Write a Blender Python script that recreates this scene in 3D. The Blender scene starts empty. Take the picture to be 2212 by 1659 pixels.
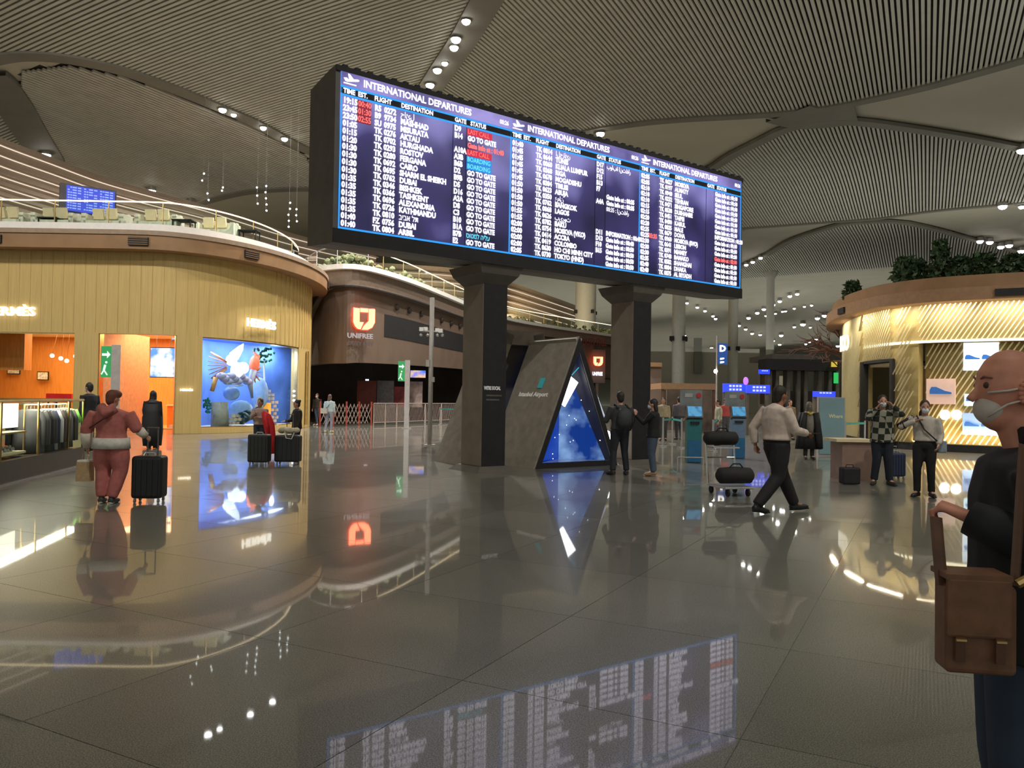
import bpy, math, random
from math import sin, cos, pi, sqrt, atan2, radians
from mathutils import Vector, Matrix
random.seed(7)
SC = bpy.context.scene
COL = SC.collection

# ------------------------------------------------------------------ camera
F_PX, CX, CY, CAMH = 1704.0, 1106.0, 829.5, 1.55
PITCH, ROLL = math.atan(32.5 / F_PX), 0.016
Fw = Vector((0, cos(PITCH), sin(PITCH)))
R0 = Vector((1, 0, 0)); U0 = R0.cross(Fw)
Rt = R0 * cos(ROLL) + U0 * sin(ROLL)
Up = U0 * cos(ROLL) - R0 * sin(ROLL)
EYE = Vector((0, 0, CAMH))
cd = bpy.data.cameras.new('camera'); cam = bpy.data.objects.new('camera', cd); COL.objects.link(cam)
cd.sensor_fit = 'HORIZONTAL'; cd.sensor_width = 36; cd.lens = 36 * F_PX / 2212; cd.clip_start = .05; cd.clip_end = 900
M = Matrix.Identity(4)
for i in range(3):
    M[i][0] = Rt[i]; M[i][1] = Up[i]; M[i][2] = -Fw[i]; M[i][3] = EYE[i]
cam.matrix_world = M
SC.camera = cam
# ------------------------------------------------------------------ world, exposure
w = bpy.data.worlds.new('world'); SC.world = w; w.use_nodes = True
w.node_tree.nodes['Background'].inputs[0].default_value = (.80, .82, .75, 1)
w.node_tree.nodes['Background'].inputs[1].default_value = .54
SC.view_settings.view_transform = 'Standard'; SC.view_settings.look = 'None'
SC.view_settings.gamma = 1; SC.view_settings.use_curve_mapping = False
SC.view_settings.exposure = 0.0
SC.cycles.max_bounces = 6; SC.cycles.diffuse_bounces = 3; SC.cycles.glossy_bounces = 4
SC.cycles.transparent_max_bounces = 10; SC.cycles.sample_clamp_indirect = 6
SC.cycles.caustics_reflective = False; SC.cycles.caustics_refractive = False
SC.cycles.use_denoising = True

def light(kind, name, loc, energy, color=(1, .95, .85), size=2, size_y=None, aim=None, spot=None, parent=None):
    l = bpy.data.lights.new(name, kind); l.energy = energy; l.color = color
    if kind == 'AREA':
        l.shape = 'RECTANGLE'; l.size = size; l.size_y = size_y or size
    else: l.shadow_soft_size = size
    if kind == 'SPOT' and spot: l.spot_size = radians(spot); l.spot_blend = .6
    o = bpy.data.objects.new(name, l); COL.objects.link(o); o.location = loc
    if aim is not None:
        o.rotation_euler = (Vector(aim) - Vector(loc)).to_track_quat('-Z', 'Y').to_euler()
    if parent: o.parent = parent
    return o
UPC = (1, 1, .92)
# added up-facing area lights without fixtures, unseen from below, to brighten the vault
for x_, y_, z_, e_, sx_, sy_ in ((-24, 37, 8.9, 520, 24, 6), (25, 33, 7.4, 620, 14, 8), (-14, 60, 9.0, 420, 14, 10), (36, 70, 8, 1300, 26, 18), (-22, -10, 7, 1300, 24, 14), (2, -12, 7, 1100, 16, 14), (24, -8, 7, 1500, 24, 14), (-52, 34, 9, 700, 16, 30), (30, 130, 9, 6500, 80, 50), (60, 205, 8, 9000, 150, 60)):
    light('AREA', 'added_uplight', (x_, y_, z_), e_ * (.32 if x_ < -8 else .80), UPC, sx_, sy_, (x_, y_, 20))
light('AREA', 'added_uplight', (1.9, 18.2, 7.95), 220, UPC, 9, .8, (1.9, 18.2, 20)).rotation_euler = (pi, 0, radians(36))  # one more added up-light, over the board casing, also without a fixture

# ------------------------------------------------------------------ picking points
def ray(px, py):
    return (Fw + Rt * ((px - CX) / F_PX) - Up * ((py - CY) / F_PX))
def at_z(px, py, z=0.0):
    d = ray(px, py); return EYE + d * ((z - CAMH) / d.z)
def at_y(px, py, y):
    d = ray(px, py); return EYE + d * (y / d.y)
def proj(p):
    q = Vector(p) - EYE; dz = q.dot(Fw)
    return CX + F_PX * q.dot(Rt) / dz, CY - F_PX * q.dot(Up) / dz

# ------------------------------------------------------------------ materials
def new_mat(name):
    m = bpy.data.materials.new(name); m.use_nodes = True
    return m, m.node_tree, m.node_tree.nodes['Principled BSDF']
def mat(name, col, rough=.6, metal=0, emit=None, es=0, var=.12, scale=6, spec=.5, coat=0, bump=0, stretch=None, trans=0):
    m, nt, b = new_mat(name)
    b.inputs['Roughness'].default_value = rough; b.inputs['Metallic'].default_value = metal
    b.inputs['Specular IOR Level'].default_value = spec
    if coat: b.inputs['Coat Weight'].default_value = coat; b.inputs['Coat Roughness'].default_value = .05
    if trans: b.inputs['Transmission Weight'].default_value = trans
    tc = nt.nodes.new('ShaderNodeTexCoord'); mp = nt.nodes.new('ShaderNodeMapping')
    nt.links.new(tc.outputs['Object'], mp.inputs[0])
    if stretch: mp.inputs['Scale'].default_value = stretch
    n = nt.nodes.new('ShaderNodeTexNoise'); n.inputs['Scale'].default_value = scale; n.inputs['Detail'].default_value = 4
    nt.links.new(mp.outputs[0], n.inputs[0])
    r = nt.nodes.new('ShaderNodeValToRGB')
    r.color_ramp.elements[0].position = .3; r.color_ramp.elements[1].position = .7
    r.color_ramp.elements[0].color = [c * (1 - var) for c in col] + [1]
    r.color_ramp.elements[1].color = [min(1, c * (1 + var)) for c in col] + [1]
    nt.links.new(n.outputs[0], r.inputs[0]); nt.links.new(r.outputs[0], b.inputs['Base Color'])
    if bump:
        bp = nt.nodes.new('ShaderNodeBump'); bp.inputs['Strength'].default_value = bump; bp.inputs['Distance'].default_value = .02
        nt.links.new(n.outputs[0], bp.inputs['Height']); nt.links.new(bp.outputs[0], b.inputs['Normal'])
    if emit:
        b.inputs['Emission Color'].default_value = (*emit, 1); b.inputs['Emission Strength'].default_value = es
    return m
def emat(name, col, s, sample=False):
    m, nt, b = new_mat(name)
    b.inputs['Base Color'].default_value = (.02, .02, .02, 1)
    b.inputs['Emission Color'].default_value = (*col, 1); b.inputs['Emission Strength'].default_value = s
    if not sample: m.cycles.emission_sampling = 'NONE'
    return m
def emat_noise(name, c0, c1, s, scale=1.2, p0=.35, p1=.7, stretch=None, detail=3):
    m, nt, b = new_mat(name)
    b.inputs['Base Color'].default_value = (.01, .01, .02, 1); b.inputs['Roughness'].default_value = .3
    tc = nt.nodes.new('ShaderNodeTexCoord'); mp = nt.nodes.new('ShaderNodeMapping')
    if stretch: mp.inputs['Scale'].default_value = stretch
    n = nt.nodes.new('ShaderNodeTexNoise'); n.inputs['Scale'].default_value = scale; n.inputs['Detail'].default_value = detail
    r = nt.nodes.new('ShaderNodeValToRGB')
    r.color_ramp.elements[0].position = p0; r.color_ramp.elements[1].position = p1
    r.color_ramp.elements[0].color = (*c0, 1); r.color_ramp.elements[1].color = (*c1, 1)
    nt.links.new(tc.outputs['Object'], mp.inputs[0]); nt.links.new(mp.outputs[0], n.inputs[0])
    nt.links.new(n.outputs[0], r.inputs[0]); nt.links.new(r.outputs[0], b.inputs['Emission Color'])
    b.inputs['Emission Strength'].default_value = s
    return m
def glass_mat(name, tint=(.9, .95, .93), refl=.09):
    m = bpy.data.materials.new(name); m.use_nodes = True; nt = m.node_tree; nt.nodes.clear()
    o = nt.nodes.new('ShaderNodeOutputMaterial'); mx = nt.nodes.new('ShaderNodeMixShader')
    t = nt.nodes.new('ShaderNodeBsdfTransparent'); g = nt.nodes.new('ShaderNodeBsdfGlossy')
    t.inputs[0].default_value = (*tint, 1); g.inputs['Roughness'].default_value = .03
    lw = nt.nodes.new('ShaderNodeFresnel'); lw.inputs[0].default_value = 1.035
    nt.links.new(lw.outputs[0], mx.inputs[0]); nt.links.new(t.outputs[0], mx.inputs[1])
    nt.links.new(g.outputs[0], mx.inputs[2]); nt.links.new(mx.outputs[0], o.inputs[0])
    return m
def lin(r, g, b):
    f = lambda c: (c / 255 / 12.92) if c < 11 else ((c / 255 + .055) / 1.055) ** 2.4
    return (f(r), f(g), f(b))

MT = {}
MT['panel'] = mat('vault_panel', (.50, .47, .37), .8, var=.05, scale=.3)
MT['gap'] = mat('vault_void', (.030, .024, .022), .9, var=.2)
MT['slat'] = mat('vault_slat', (.53, .51, .43), .6, var=.06, scale=1)
MT['rib'] = mat('vault_rib', (.20, .185, .15), .7, var=.1, scale=.6)
MT['casing'] = mat('charcoal_casing', (.115, .10, .086), .55, var=.15, scale=3)
MT['column'] = mat('column_cladding', (.24, .195, .155), .6, var=.12, scale=4)
MT['stone'] = mat('booth_cladding', (.36, .315, .27), .7, var=.15, scale=5)
MT['tan'] = mat('tan_cladding', (.60, .42, .155), .55, var=.09, scale=2, stretch=(8, 8, .4))
MT['fascia'] = mat('brown_fascia', (.29, .16, .075), .6, var=.12, scale=2)
MT['brown'] = mat('taupe_cladding', (.165, .112, .082), .6, var=.1, scale=1)
MT['white'] = mat('white_slab', (.86, .83, .80), .5, var=.04)
MT['cream'] = mat('cream_plaster', (.80, .66, .42), .7, var=.05)
MT['orangewood'] = mat('orange_wood', (.72, .28, .06), .45, var=.15, scale=3, stretch=(5, 5, .5))
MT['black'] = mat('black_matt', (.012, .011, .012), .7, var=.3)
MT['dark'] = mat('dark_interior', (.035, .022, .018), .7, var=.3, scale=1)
MT['brass'] = mat('brass', (.75, .52, .22), .3, 1, var=.1)
MT['chrome'] = mat('brushed_steel', (.6, .6, .6), .3, .9, var=.1)
MT['pole'] = mat('painted_pole', (.42, .38, .36), .5, var=.1)
MT['glass'] = glass_mat('clear_glass')
MT['led'] = emat('warm_led', (1, .80, .48), 3)
MT['ledline'] = emat('led_line', (1, .86, .70), 1.0)
MT['lamp'] = emat('lamp_lens', (1, .98, .93), 30)
MT['signw'] = emat('white_letters', (1, .93, .74), 2.6)
MT['txt'] = emat('screen_text', (.86, .82, 1), 1.8)
MT['txtred'] = emat('screen_red', (1, .16, .15), 1.3)
MT['redfill'] = emat('screen_red_fill', (.75, .02, .06), .9)
MT['estfill'] = emat('screen_red_dark', (.28, .012, .03), .9)
MT['cyanfill'] = emat('screen_cyan_fill', (.01, .30, .85), .9)
MT['txtcyan'] = emat('screen_cyan', (.16, .75, 1), 1.2)
MT['line'] = emat('screen_line', (.02, .33, .95), 1.15)
MT['scr'] = None
MT['scrhead'] = emat_noise('screen_header', (.10, .085, .26), (.34, .29, .70), 1.0, .8, .35, .65)
MT['red'] = emat('sign_red', (1, .04, .015), 2.2)
MT['redcore'] = emat('sign_core', (1, .19, .085), 6.5, True)
def screen_mat():
    m, nt, b = new_mat('screen_glow'); N = nt.nodes.new; L = nt.links.new
    b.inputs['Base Color'].default_value = (.01, .01, .02, 1); b.inputs['Roughness'].default_value = .35
    tc = N('ShaderNodeTexCoord'); n = N('ShaderNodeTexNoise'); n.inputs['Scale'].default_value = .62; n.inputs['Detail'].default_value = 2
    sp = N('ShaderNodeSeparateXYZ'); L(tc.outputs['Object'], sp.inputs[0]); L(tc.outputs['Object'], n.inputs[0])
    mr = N('ShaderNodeMapRange'); mr.inputs[1].default_value = 4.4; mr.inputs[2].default_value = 7.6; mr.inputs[3].default_value = -.20; mr.inputs[4].default_value = .24; L(sp.outputs['Z'], mr.inputs[0])
    ad = N('ShaderNodeMath'); L(n.outputs[0], ad.inputs[0]); L(mr.outputs[0], ad.inputs[1])
    r = N('ShaderNodeValToRGB'); e = r.color_ramp.elements
    e[0].position = .30; e[0].color = (.010, .009, .034, 1); e[1].position = .77; e[1].color = (.27, .25, .60, 1); k = e.new(.55); k.color = (.045, .038, .145, 1)
    L(ad.outputs[0], r.inputs[0]); L(r.outputs[0], b.inputs['Emission Color']); b.inputs['Emission Strength'].default_value = 1
    return m
MT['scr'] = screen_mat()
MT['leaf'] = mat('foliage', (.030, .065, .022), .6, var=.4, scale=3)
MT['bark'] = mat('reddish_bark', (.14, .055, .035), .7, var=.3, scale=6)
MT['terrace'] = mat('beige_terrace', (.42, .32, .24), .6, var=.05)

# ------------------------------------------------------------------ mesh builder
class MB:
    def __init__(s): s.v = []; s.f = []; s.mi = []; s.cur = 0
    def add(s, vs, fs):
        k = len(s.v); s.v += [tuple(p) for p in vs]
        for f in fs: s.f.append([k + i for i in f]); s.mi.append(s.cur)
        return s
    def box(s, c, d, rz=0, M=None, taper=1):
        hx, hy, hz = d[0] / 2, d[1] / 2, d[2] / 2; vs = []
        for z in (-hz, hz):
            q = taper if z > 0 else 1
            for x, y in ((-hx, -hy), (hx, -hy), (hx, hy), (-hx, hy)):
                p = Vector((x * q, y * q, z))
                if M is not None: p = M @ p
                elif rz: p = Matrix.Rotation(rz, 3, 'Z') @ p
                vs.append(p + Vector(c))
        return s.add(vs, [(0, 3, 2, 1), (4, 5, 6, 7), (0, 1, 5, 4), (1, 2, 6, 5), (2, 3, 7, 6), (3, 0, 4, 7)])
    def tube(s, pts, rad, n=8, sq=1, side=None, cap=True):
        pts = [Vector(p) for p in pts]; m = len(pts)
        if not isinstance(rad, (list, tuple)): rad = [rad] * m
        vs = []; prev = None
        for i, p in enumerate(pts):
            t = (pts[min(i + 1, m - 1)] - pts[max(i - 1, 0)])
            t = t.normalized() if t.length > 1e-9 else Vector((0, 0, 1))
            if prev is None:
                a = Vector(side) if side else (Vector((1, 0, 0)) if abs(t.x) < .9 else Vector((0, 1, 0)))
            else: a = prev
            a = (a - t * a.dot(t)).normalized(); prev = a; b = t.cross(a)
            r = rad[i]; ra, rb = (r if isinstance(r, (tuple, list)) else (r, r * sq))
            for k in range(n):
                th = 2 * pi * k / n; vs.append(p + a * (ra * cos(th)) + b * (rb * sin(th)))
        fs = []
        for i in range(m - 1):
            for k in range(n):
                k2 = (k + 1) % n; fs.append((i * n + k, i * n + k2, (i + 1) * n + k2, (i + 1) * n + k))
        if cap:
            vs.append(pts[0]); vs.append(pts[-1]); c0, c1 = m * n, m * n + 1
            for k in range(n):
                k2 = (k + 1) % n; fs.append((c0, k2, k)); fs.append((c1, (m - 1) * n + k, (m - 1) * n + k2))
        return s.add(vs, fs)
    def ball(s, c, r, n=10, M=None):
        if not isinstance(r, (tuple, list)): r = (r, r, r)
        c = Vector(c); h = n // 2 + 1; vs = []
        for i in range(h + 1):
            ph = pi * i / h
            for k in range(n):
                th = 2 * pi * k / n
                p = Vector((r[0] * sin(ph) * cos(th), r[1] * sin(ph) * sin(th), r[2] * cos(ph)))
                if M is not None: p = M @ p
                vs.append(c + p)
        fs = []
        for i in range(h):
            for k in range(n):
                k2 = (k + 1) % n; a, b, cc, d = i * n + k, (i + 1) * n + k, (i + 1) * n + k2, i * n + k2
                if i == 0: fs.append((a, b, cc))
                elif i == h - 1: fs.append((a, b, d))
                else: fs.append((a, b, cc, d))
        return s.add(vs, fs)
    def prism(s, poly, z0, z1):
        n = len(poly); vs = [(p[0], p[1], z0) for p in poly] + [(p[0], p[1], z1) for p in poly]
        fs = [tuple(range(n - 1, -1, -1)), tuple(range(n, 2 * n))]
        fs += [(i, (i + 1) % n, n + (i + 1) % n, n + i) for i in range(n)]
        return s.add(vs, fs)
    def slab(s, P, Q, R, S, t):
        """quad PQRS extruded by vector t"""
        q = [Vector(a) for a in (P, Q, R, S)]; t = Vector(t)
        return s.add(q + [a + t for a in q], [(0, 1, 2, 3), (7, 6, 5, 4), (0, 4, 5, 1), (1, 5, 6, 2), (2, 6, 7, 3), (3, 7, 4, 0)])
    def ngon(s, pts, t):
        q = [Vector(a) for a in pts]; t = Vector(t); n = len(q)
        return s.add(q + [a + t for a in q], [tuple(range(n)), tuple(range(2 * n - 1, n - 1, -1))] + [(i, n + i, n + (i + 1) % n, (i + 1) % n) for i in range(n)])
    def ribbon(s, A, B, z0, z1):
        """closed solid between plan polylines A (outer) and B (inner); z0,z1 floats or lists"""
        n = len(A); Z0 = z0 if isinstance(z0, list) else [z0] * n; Z1 = z1 if isinstance(z1, list) else [z1] * n
        vs = []
        for i in range(n):
            vs += [(A[i][0], A[i][1], Z0[i]), (A[i][0], A[i][1], Z1[i]), (B[i][0], B[i][1], Z1[i]), (B[i][0], B[i][1], Z0[i])]
        fs = [(0, 1, 2, 3), (4 * n - 1, 4 * n - 2, 4 * n - 3, 4 * n - 4)]
        for i in range(n - 1):
            a = 4 * i; b = a + 4
            for k in range(4): fs.append((a + k, b + k, b + (k + 1) % 4, a + (k + 1) % 4))
        return s.add(vs, fs)
    def mesh(s, name, mats, smooth=False):
        me = bpy.data.meshes.new(name); me.from_pydata(s.v, [], s.f)
        for m in (mats if isinstance(mats, (list, tuple)) else [mats]): me.materials.append(m)
        if max(s.mi, default=0): me.polygons.foreach_set('material_index', s.mi)
        if smooth: me.polygons.foreach_set('use_smooth', [True] * len(me.polygons))
        me.validate(); me.update()
        return me
    def build(s, name, mats, parent=None, smooth=False, loc=None, **kw):
        o = bpy.data.objects.new(name, s.mesh(name, mats, smooth)); COL.objects.link(o)
        if parent is not None: o.parent = parent
        if loc is not None: o.location = loc
        if kw: tag(o, **kw)
        return o
def tag(o, label=None, cat=None, group=None, kind=None):
    if label: o['label'] = label
    if cat: o['category'] = cat
    if group: o['group'] = group
    if kind: o['kind'] = kind
    return o
def thing(name, label, cat, loc=(0, 0, 0), rz=0, group=None):
    o = bpy.data.objects.new(name, None); COL.objects.link(o); o.location = loc; o.rotation_euler = (0, 0, rz)
    o.empty_display_size = .2
    return tag(o, label, cat, group)
def link_copy(o, parent=None, **kw):
    c = o.copy(); COL.objects.link(c)
    if parent is not None: c.parent = parent
    return c
def bevel(o, w=.01, seg=2):
    m = o.modifiers.new('bevel', 'BEVEL'); m.width = w; m.segments = seg; m.limit_method = 'ANGLE'; return o
TEXTS = []
def text(name, body, size, m, parent, P, X, Y=(0, 0, 1), ext=.004, bold=0, sx=1, align='LEFT', spacing=1):
    c = bpy.data.curves.new(name, 'FONT'); c.body = body; c.size = size; c.extrude = ext; c.offset = bold if body.isascii() or size > .2 else bold * .2
    c.align_x = align; c.space_line = spacing; c.resolution_u = 2; c.materials.append(m)
    o = bpy.data.objects.new(name, c); COL.objects.link(o); o.parent = parent
    X = Vector(X).normalized(); Y = Vector(Y).normalized(); Z = X.cross(Y).normalized()
    Mx = Matrix.Identity(4)
    for i in range(3): Mx[i][0] = X[i] * sx; Mx[i][1] = Y[i]; Mx[i][2] = Z[i]; Mx[i][3] = P[i]
    o.matrix_local = Mx; TEXTS.append(o); return o
def texts_to_mesh():
    bpy.context.view_layer.update(); dg = bpy.context.evaluated_depsgraph_get()
    for o in TEXTS:
        me = bpy.data.meshes.new_from_object(o.evaluated_get(dg)); n = bpy.data.objects.new(o.name, me)
        COL.objects.link(n); n.parent = o.parent; n.matrix_local = o.matrix_local.copy()
        for k in ('label', 'category', 'group'):
            if k in o: n[k] = o[k]
        nm = o.name; bpy.data.objects.remove(o); n.name = nm.split('.')[0]
class Curve:
    """plan polyline; N points to the camera side"""
    def __init__(s, pts, k=10):
        P = [Vector((p[0], p[1])) for p in pts]; out = []
        if k > 1:
            for i in range(len(P) - 1):
                p0 = P[max(i - 1, 0)]; p1 = P[i]; p2 = P[i + 1]; p3 = P[min(i + 2, len(P) - 1)]
                for j in range(k):
                    t = j / k
                    out.append(.5 * ((2 * p1) + (p2 - p0) * t + (2 * p0 - 5 * p1 + 4 * p2 - p3) * t * t + (3 * p1 - p0 - 3 * p2 + p3) * t ** 3))
            out.append(P[-1])
        else: out = P
        s.p = out
    def tn(s, i):
        a = s.p[max(i - 1, 0)]; b = s.p[min(i + 1, len(s.p) - 1)]; t = (b - a).normalized()
        return t, Vector((t.y, -t.x))
    def off(s, d): return [s.p[i] + s.tn(i)[1] * d for i in range(len(s.p))]
    def find(s, px):
        best = None
        for i in range(len(s.p) - 1):
            a = proj((s.p[i].x, s.p[i].y, 3))[0]; b = proj((s.p[i + 1].x, s.p[i + 1].y, 3))[0]
            if (a - px) * (b - px) <= 0 and abs(a - b) > 1e-6: return i + (px - a) / (b - a)
        return 0 if abs(proj((s.p[0].x, s.p[0].y, 3))[0] - px) < abs(proj((s.p[-1].x, s.p[-1].y, 3))[0] - px) else len(s.p) - 1
    def at(s, f):
        i = min(int(f), len(s.p) - 2); t = f - i; p = s.p[i].lerp(s.p[i + 1], t)
        tg = (s.p[i + 1] - s.p[i]).normalized(); return p, tg, Vector((tg.y, -tg.x))
    def sub(s, f0, f1):
        c = Curve([(0, 0), (1, 1)], 1)
        c.p = [s.at(f0)[0]] + [s.p[i] for i in range(int(f0) + 1, int(math.ceil(f1))) if f0 + .02 < i < f1 - .02] + [s.at(f1)[0]]
        return c
    def resample(s, d):
        out = [s.p[0].copy()]; acc = 0
        for i in range(len(s.p) - 1):
            a, b = s.p[i], s.p[i + 1]; L = (b - a).length; x = d - acc
            while x <= L: out.append(a.lerp(b, x / L)); x += d
            acc = L - (x - d)
        c = Curve([(0, 0), (1, 1)], 1); c.p = out; return c
def wall(c, o_out, o_in, z0, z1, mb=None):
    mb = mb or MB(); A = c.off(o_out); B = c.off(o_in); return mb.ribbon(A, B, z0, z1)
def V3(p, z): return Vector((p[0], p[1], z))

# ================================================================== CEILING
UU = Vector((.465, .885)).normalized(); VV = Vector((UU.y, -UU.x)); NODE = Vector((19.6, 51.0))
def vu(x, y):
    q = Vector((x, y)) - NODE; return q.dot(VV), q.dot(UU)
def xy(v, u): return NODE + VV * v + UU * u
def zc(v, u):
    z = 20 - 1.4 * (min(abs(v), 60) / 34) ** 2
    if u > 0: z += .7 * sin(pi * u / 31.7) ** 2
    return z
def on_ceil(px, py):
    d = ray(px, py); z = 20
    for _ in range(12):
        p = EYE + d * ((z - CAMH) / d.z); z = zc(*vu(p.x, p.y))
    return EYE + d * ((z - CAMH) / d.z)
def cpoly(pl): return [vu(*on_ceil(a, b).xy) for a, b in pl]
SEAM = [(1110, -90), (1075, -40), (1050, 0), (1000, 85), (962, 140), (925, 195), (880, 262), (860, 300)]
ARCB = [(860, 320), (1000, 308), (1215, 292), (1300, 277), (1400, 263), (1500, 255), (1600, 250), (1700, 243), (1790, 232), (1900, 210), (2000, 187), (2100, 160), (2212, 128), (2330, 92)]
ARCA = [(-60, 140), (0, 125), (60, 119), (150, 126), (260, 150), (370, 188), (480, 233), (560, 268), (650, 317), (760, 360)]
regions = [
    ('u', SEAM + ARCB + [(2330, -90)], .25),
    ('v', [(-60, -90), (1108, -90)] + SEAM[1:] + [(760, 352)] + ARCA[::-1][1:], .28),
    ('u', [(1540, 365), (1580, 338), (1650, 303), (1700, 281), (1760, 268), (1850, 266), (2000, 286), (2212, 325), (2330, 350), (2330, 425), (2212, 437), (2100, 446), (2000, 456), (1900, 470), (1820, 476), (1700, 485), (1590, 493), (1500, 500)], .27),
    ('u', [(1560, 590), (1600, 575), (1660, 548), (1720, 514), (1800, 489), (1860, 481), (1960, 482), (2080, 512), (2212, 547), (2330, 580), (2330, 555), (2212, 561), (2000, 576), (1870, 584), (1700, 596), (1560, 606)], .30),
    ('u', [(45, 215), (48, 158), (150, 146), (260, 168), (370, 204), (480, 250), (560, 285), (655, 335), (700, 405), (655, 408), (560, 411), (500, 420), (430, 440), (300, 440), (110, 350)], .27),
    ('v', [(-60, 160), (0, 200), (30, 245), (80, 335), (60, 345), (-60, 300)], .28)]
R_VU = [(d, cpoly(pl), s) for d, pl, s in regions]
def inside(p, poly):
    c = False; n = len(poly); x, y = p
    for i in range(n):
        x1, y1 = poly[i]; x2, y2 = poly[(i + 1) % n]
        if (y1 > y) != (y2 > y) and x < (x2 - x1) * (y - y1) / (y2 - y1) + x1: c = not c
    return c
# sheet
ceiling = thing('ceiling', None, None); tag(ceiling, kind='structure')
bbs = [(min(p[0] for p in r[1]), max(p[0] for p in r[1]), min(p[1] for p in r[1]), max(p[1] for p in r[1])) for r in R_VU]
def sheet(v0, v1, u0, u1, st, mb, skip=None):
    nv = int((v1 - v0) / st); nu = int((u1 - u0) / st); base = len(mb.v)
    for j in range(nu + 1):
        for i in range(nv + 1):
            v = v0 + i * st; u = u0 + j * st; p = xy(v, u); mb.v.append((p.x, p.y, zc(v, u) + .22))
    for j in range(nu):
        for i in range(nv):
            v = v0 + (i + .5) * st; u = u0 + (j + .5) * st
            if skip and skip[0] < v < skip[1] and skip[2] < u < skip[3]: continue
            k = base + j * (nv + 1) + i; mb.f.append([k, k + nv + 1, k + nv + 2, k + 1])
            g = 0
            for r, bb in zip(R_VU, bbs):
                if bb[0] < v < bb[1] and bb[2] < u < bb[3] and inside((v, u), r[1]): g = 1; break
            mb.mi.append(g)
mb = MB(); sheet(-80, 40, -48, 72, .5, mb); sheet(-110, 120, -78, 250, 4, mb, (-80, 40, -48, 72))
mb.build('vault_panel', [MT['panel'], MT['gap']], ceiling, smooth=True)
# slats
segs = []
for ri, (d, poly, sp) in enumerate(R_VU):
    a, b = (0, 1) if d == 'u' else (1, 0)      # running axis is b's: lines of constant poly[a]
    lo = min(p[a] for p in poly); hi = max(p[a] for p in poly); c = lo + sp / 2
    while c < hi:
        xs = []
        for i in range(len(poly)):
            p, q = poly[i], poly[(i + 1) % len(poly)]
            if (p[a] > c) != (q[a] > c): xs.append(p[b] + (q[b] - p[b]) * (c - p[a]) / (q[a] - p[a]))
        xs.sort()
        for k in range(0, len(xs) - 1, 2):
            if xs[k + 1] - xs[k] > .6: segs.append((ri, d, c, xs[k], xs[k + 1], sp))
        c += sp
def slat(mb, d, c, s0, s1, sp):
    n = max(2, int((s1 - s0) / 4) + 1); w2 = sp * .29; h = .13; vs = []
    for i in range(n + 1):
        s = s0 + (s1 - s0) * i / n
        for off, dz in ((-w2, h), (-w2, 0), (w2, 0), (w2, h)):
            v, u = (c + off, s) if d == 'u' else (s, c + off); p = xy(v, u); vs.append((p.x, p.y, zc(v, u) + dz))
    fs = []
    for i in range(n):
        for k in range(3): fs.append((4 * i + k, 4 * i + k + 1, 4 * i + 5 + k, 4 * i + 4 + k))
    fs += [(0, 3, 2, 1), (4 * n, 4 * n + 1, 4 * n + 2, 4 * n + 3)]
    mb.add(vs, fs)
def seg_key(s):
    m = (s[3] + s[4]) / 2; p = xy(s[2], m) if s[1] == 'u' else xy(m, s[2])
    return (s[4] - s[3]) / max(10, p.length) ** 2 * -1
segs.sort(key=seg_key)
for s in segs[:290]:
    mb = MB(); slat(mb, *s[1:]); mb.build('slat', MT['slat'], ceiling)
mb = MB()
for s in segs[290:]: slat(mb, *s[1:])
mb.build('far_slats', MT['slat'], ceiling, kind='stuff')
def rib(pl, wid, m=MT['rib'], name='rib', dz=-.02, sm=3):
    P = [Vector(vu(*on_ceil(a, b).xy)) for a, b in pl]; c = Curve([(p.x, p.y) for p in P], sm)
    A = c.off(wid / 2); B = c.off(-wid / 2); vs = []
    for a, b in zip(A, B):
        for q, z in ((a, .12), (a, dz - .1), (b, dz - .1), (b, .12)):
            p = xy(q.x, q.y); vs.append((p.x, p.y, zc(q.x, q.y) + z))
    n = len(A); fs = []
    for i in range(n - 1):
        for k in range(3): fs.append((4 * i + k, 4 * i + k + 1, 4 * i + 5 + k, 4 * i + 4 + k))
    return MB().add(vs, fs).build(name, m, ceiling, smooth=False)
rib(SEAM, 1.5); rib(ARCB, .75); rib(ARCA, .9)
rib([(1700, 243), (1760, 256), (1850, 246)], 3.4)
rib([(1500, 378), (1540, 362), (1580, 336), (1650, 301), (1700, 278), (1760, 266), (1850, 263), (2000, 283), (2212, 322), (2330, 347)], .9)
rib([(1500, 503), (1590, 494), (1700, 486), (1820, 477), (1900, 471), (2000, 457), (2100, 447), (2212, 438), (2330, 426)], .5)
rib([(1560, 592), (1600, 576), (1660, 548), (1720, 514), (1800, 489), (1860, 481), (1960, 482), (2080, 512), (2212, 547), (2330, 580)], .8)
rib([(-30, 160), (0, 185), (30, 225), (60, 275), (105, 345)], 2.0)
rib([(400, 445), (430, 438), (500, 420), (560, 411), (655, 407), (760, 410)], .9)
rib([(1440, 505), (1500, 503), (1590, 494)], .5)

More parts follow.
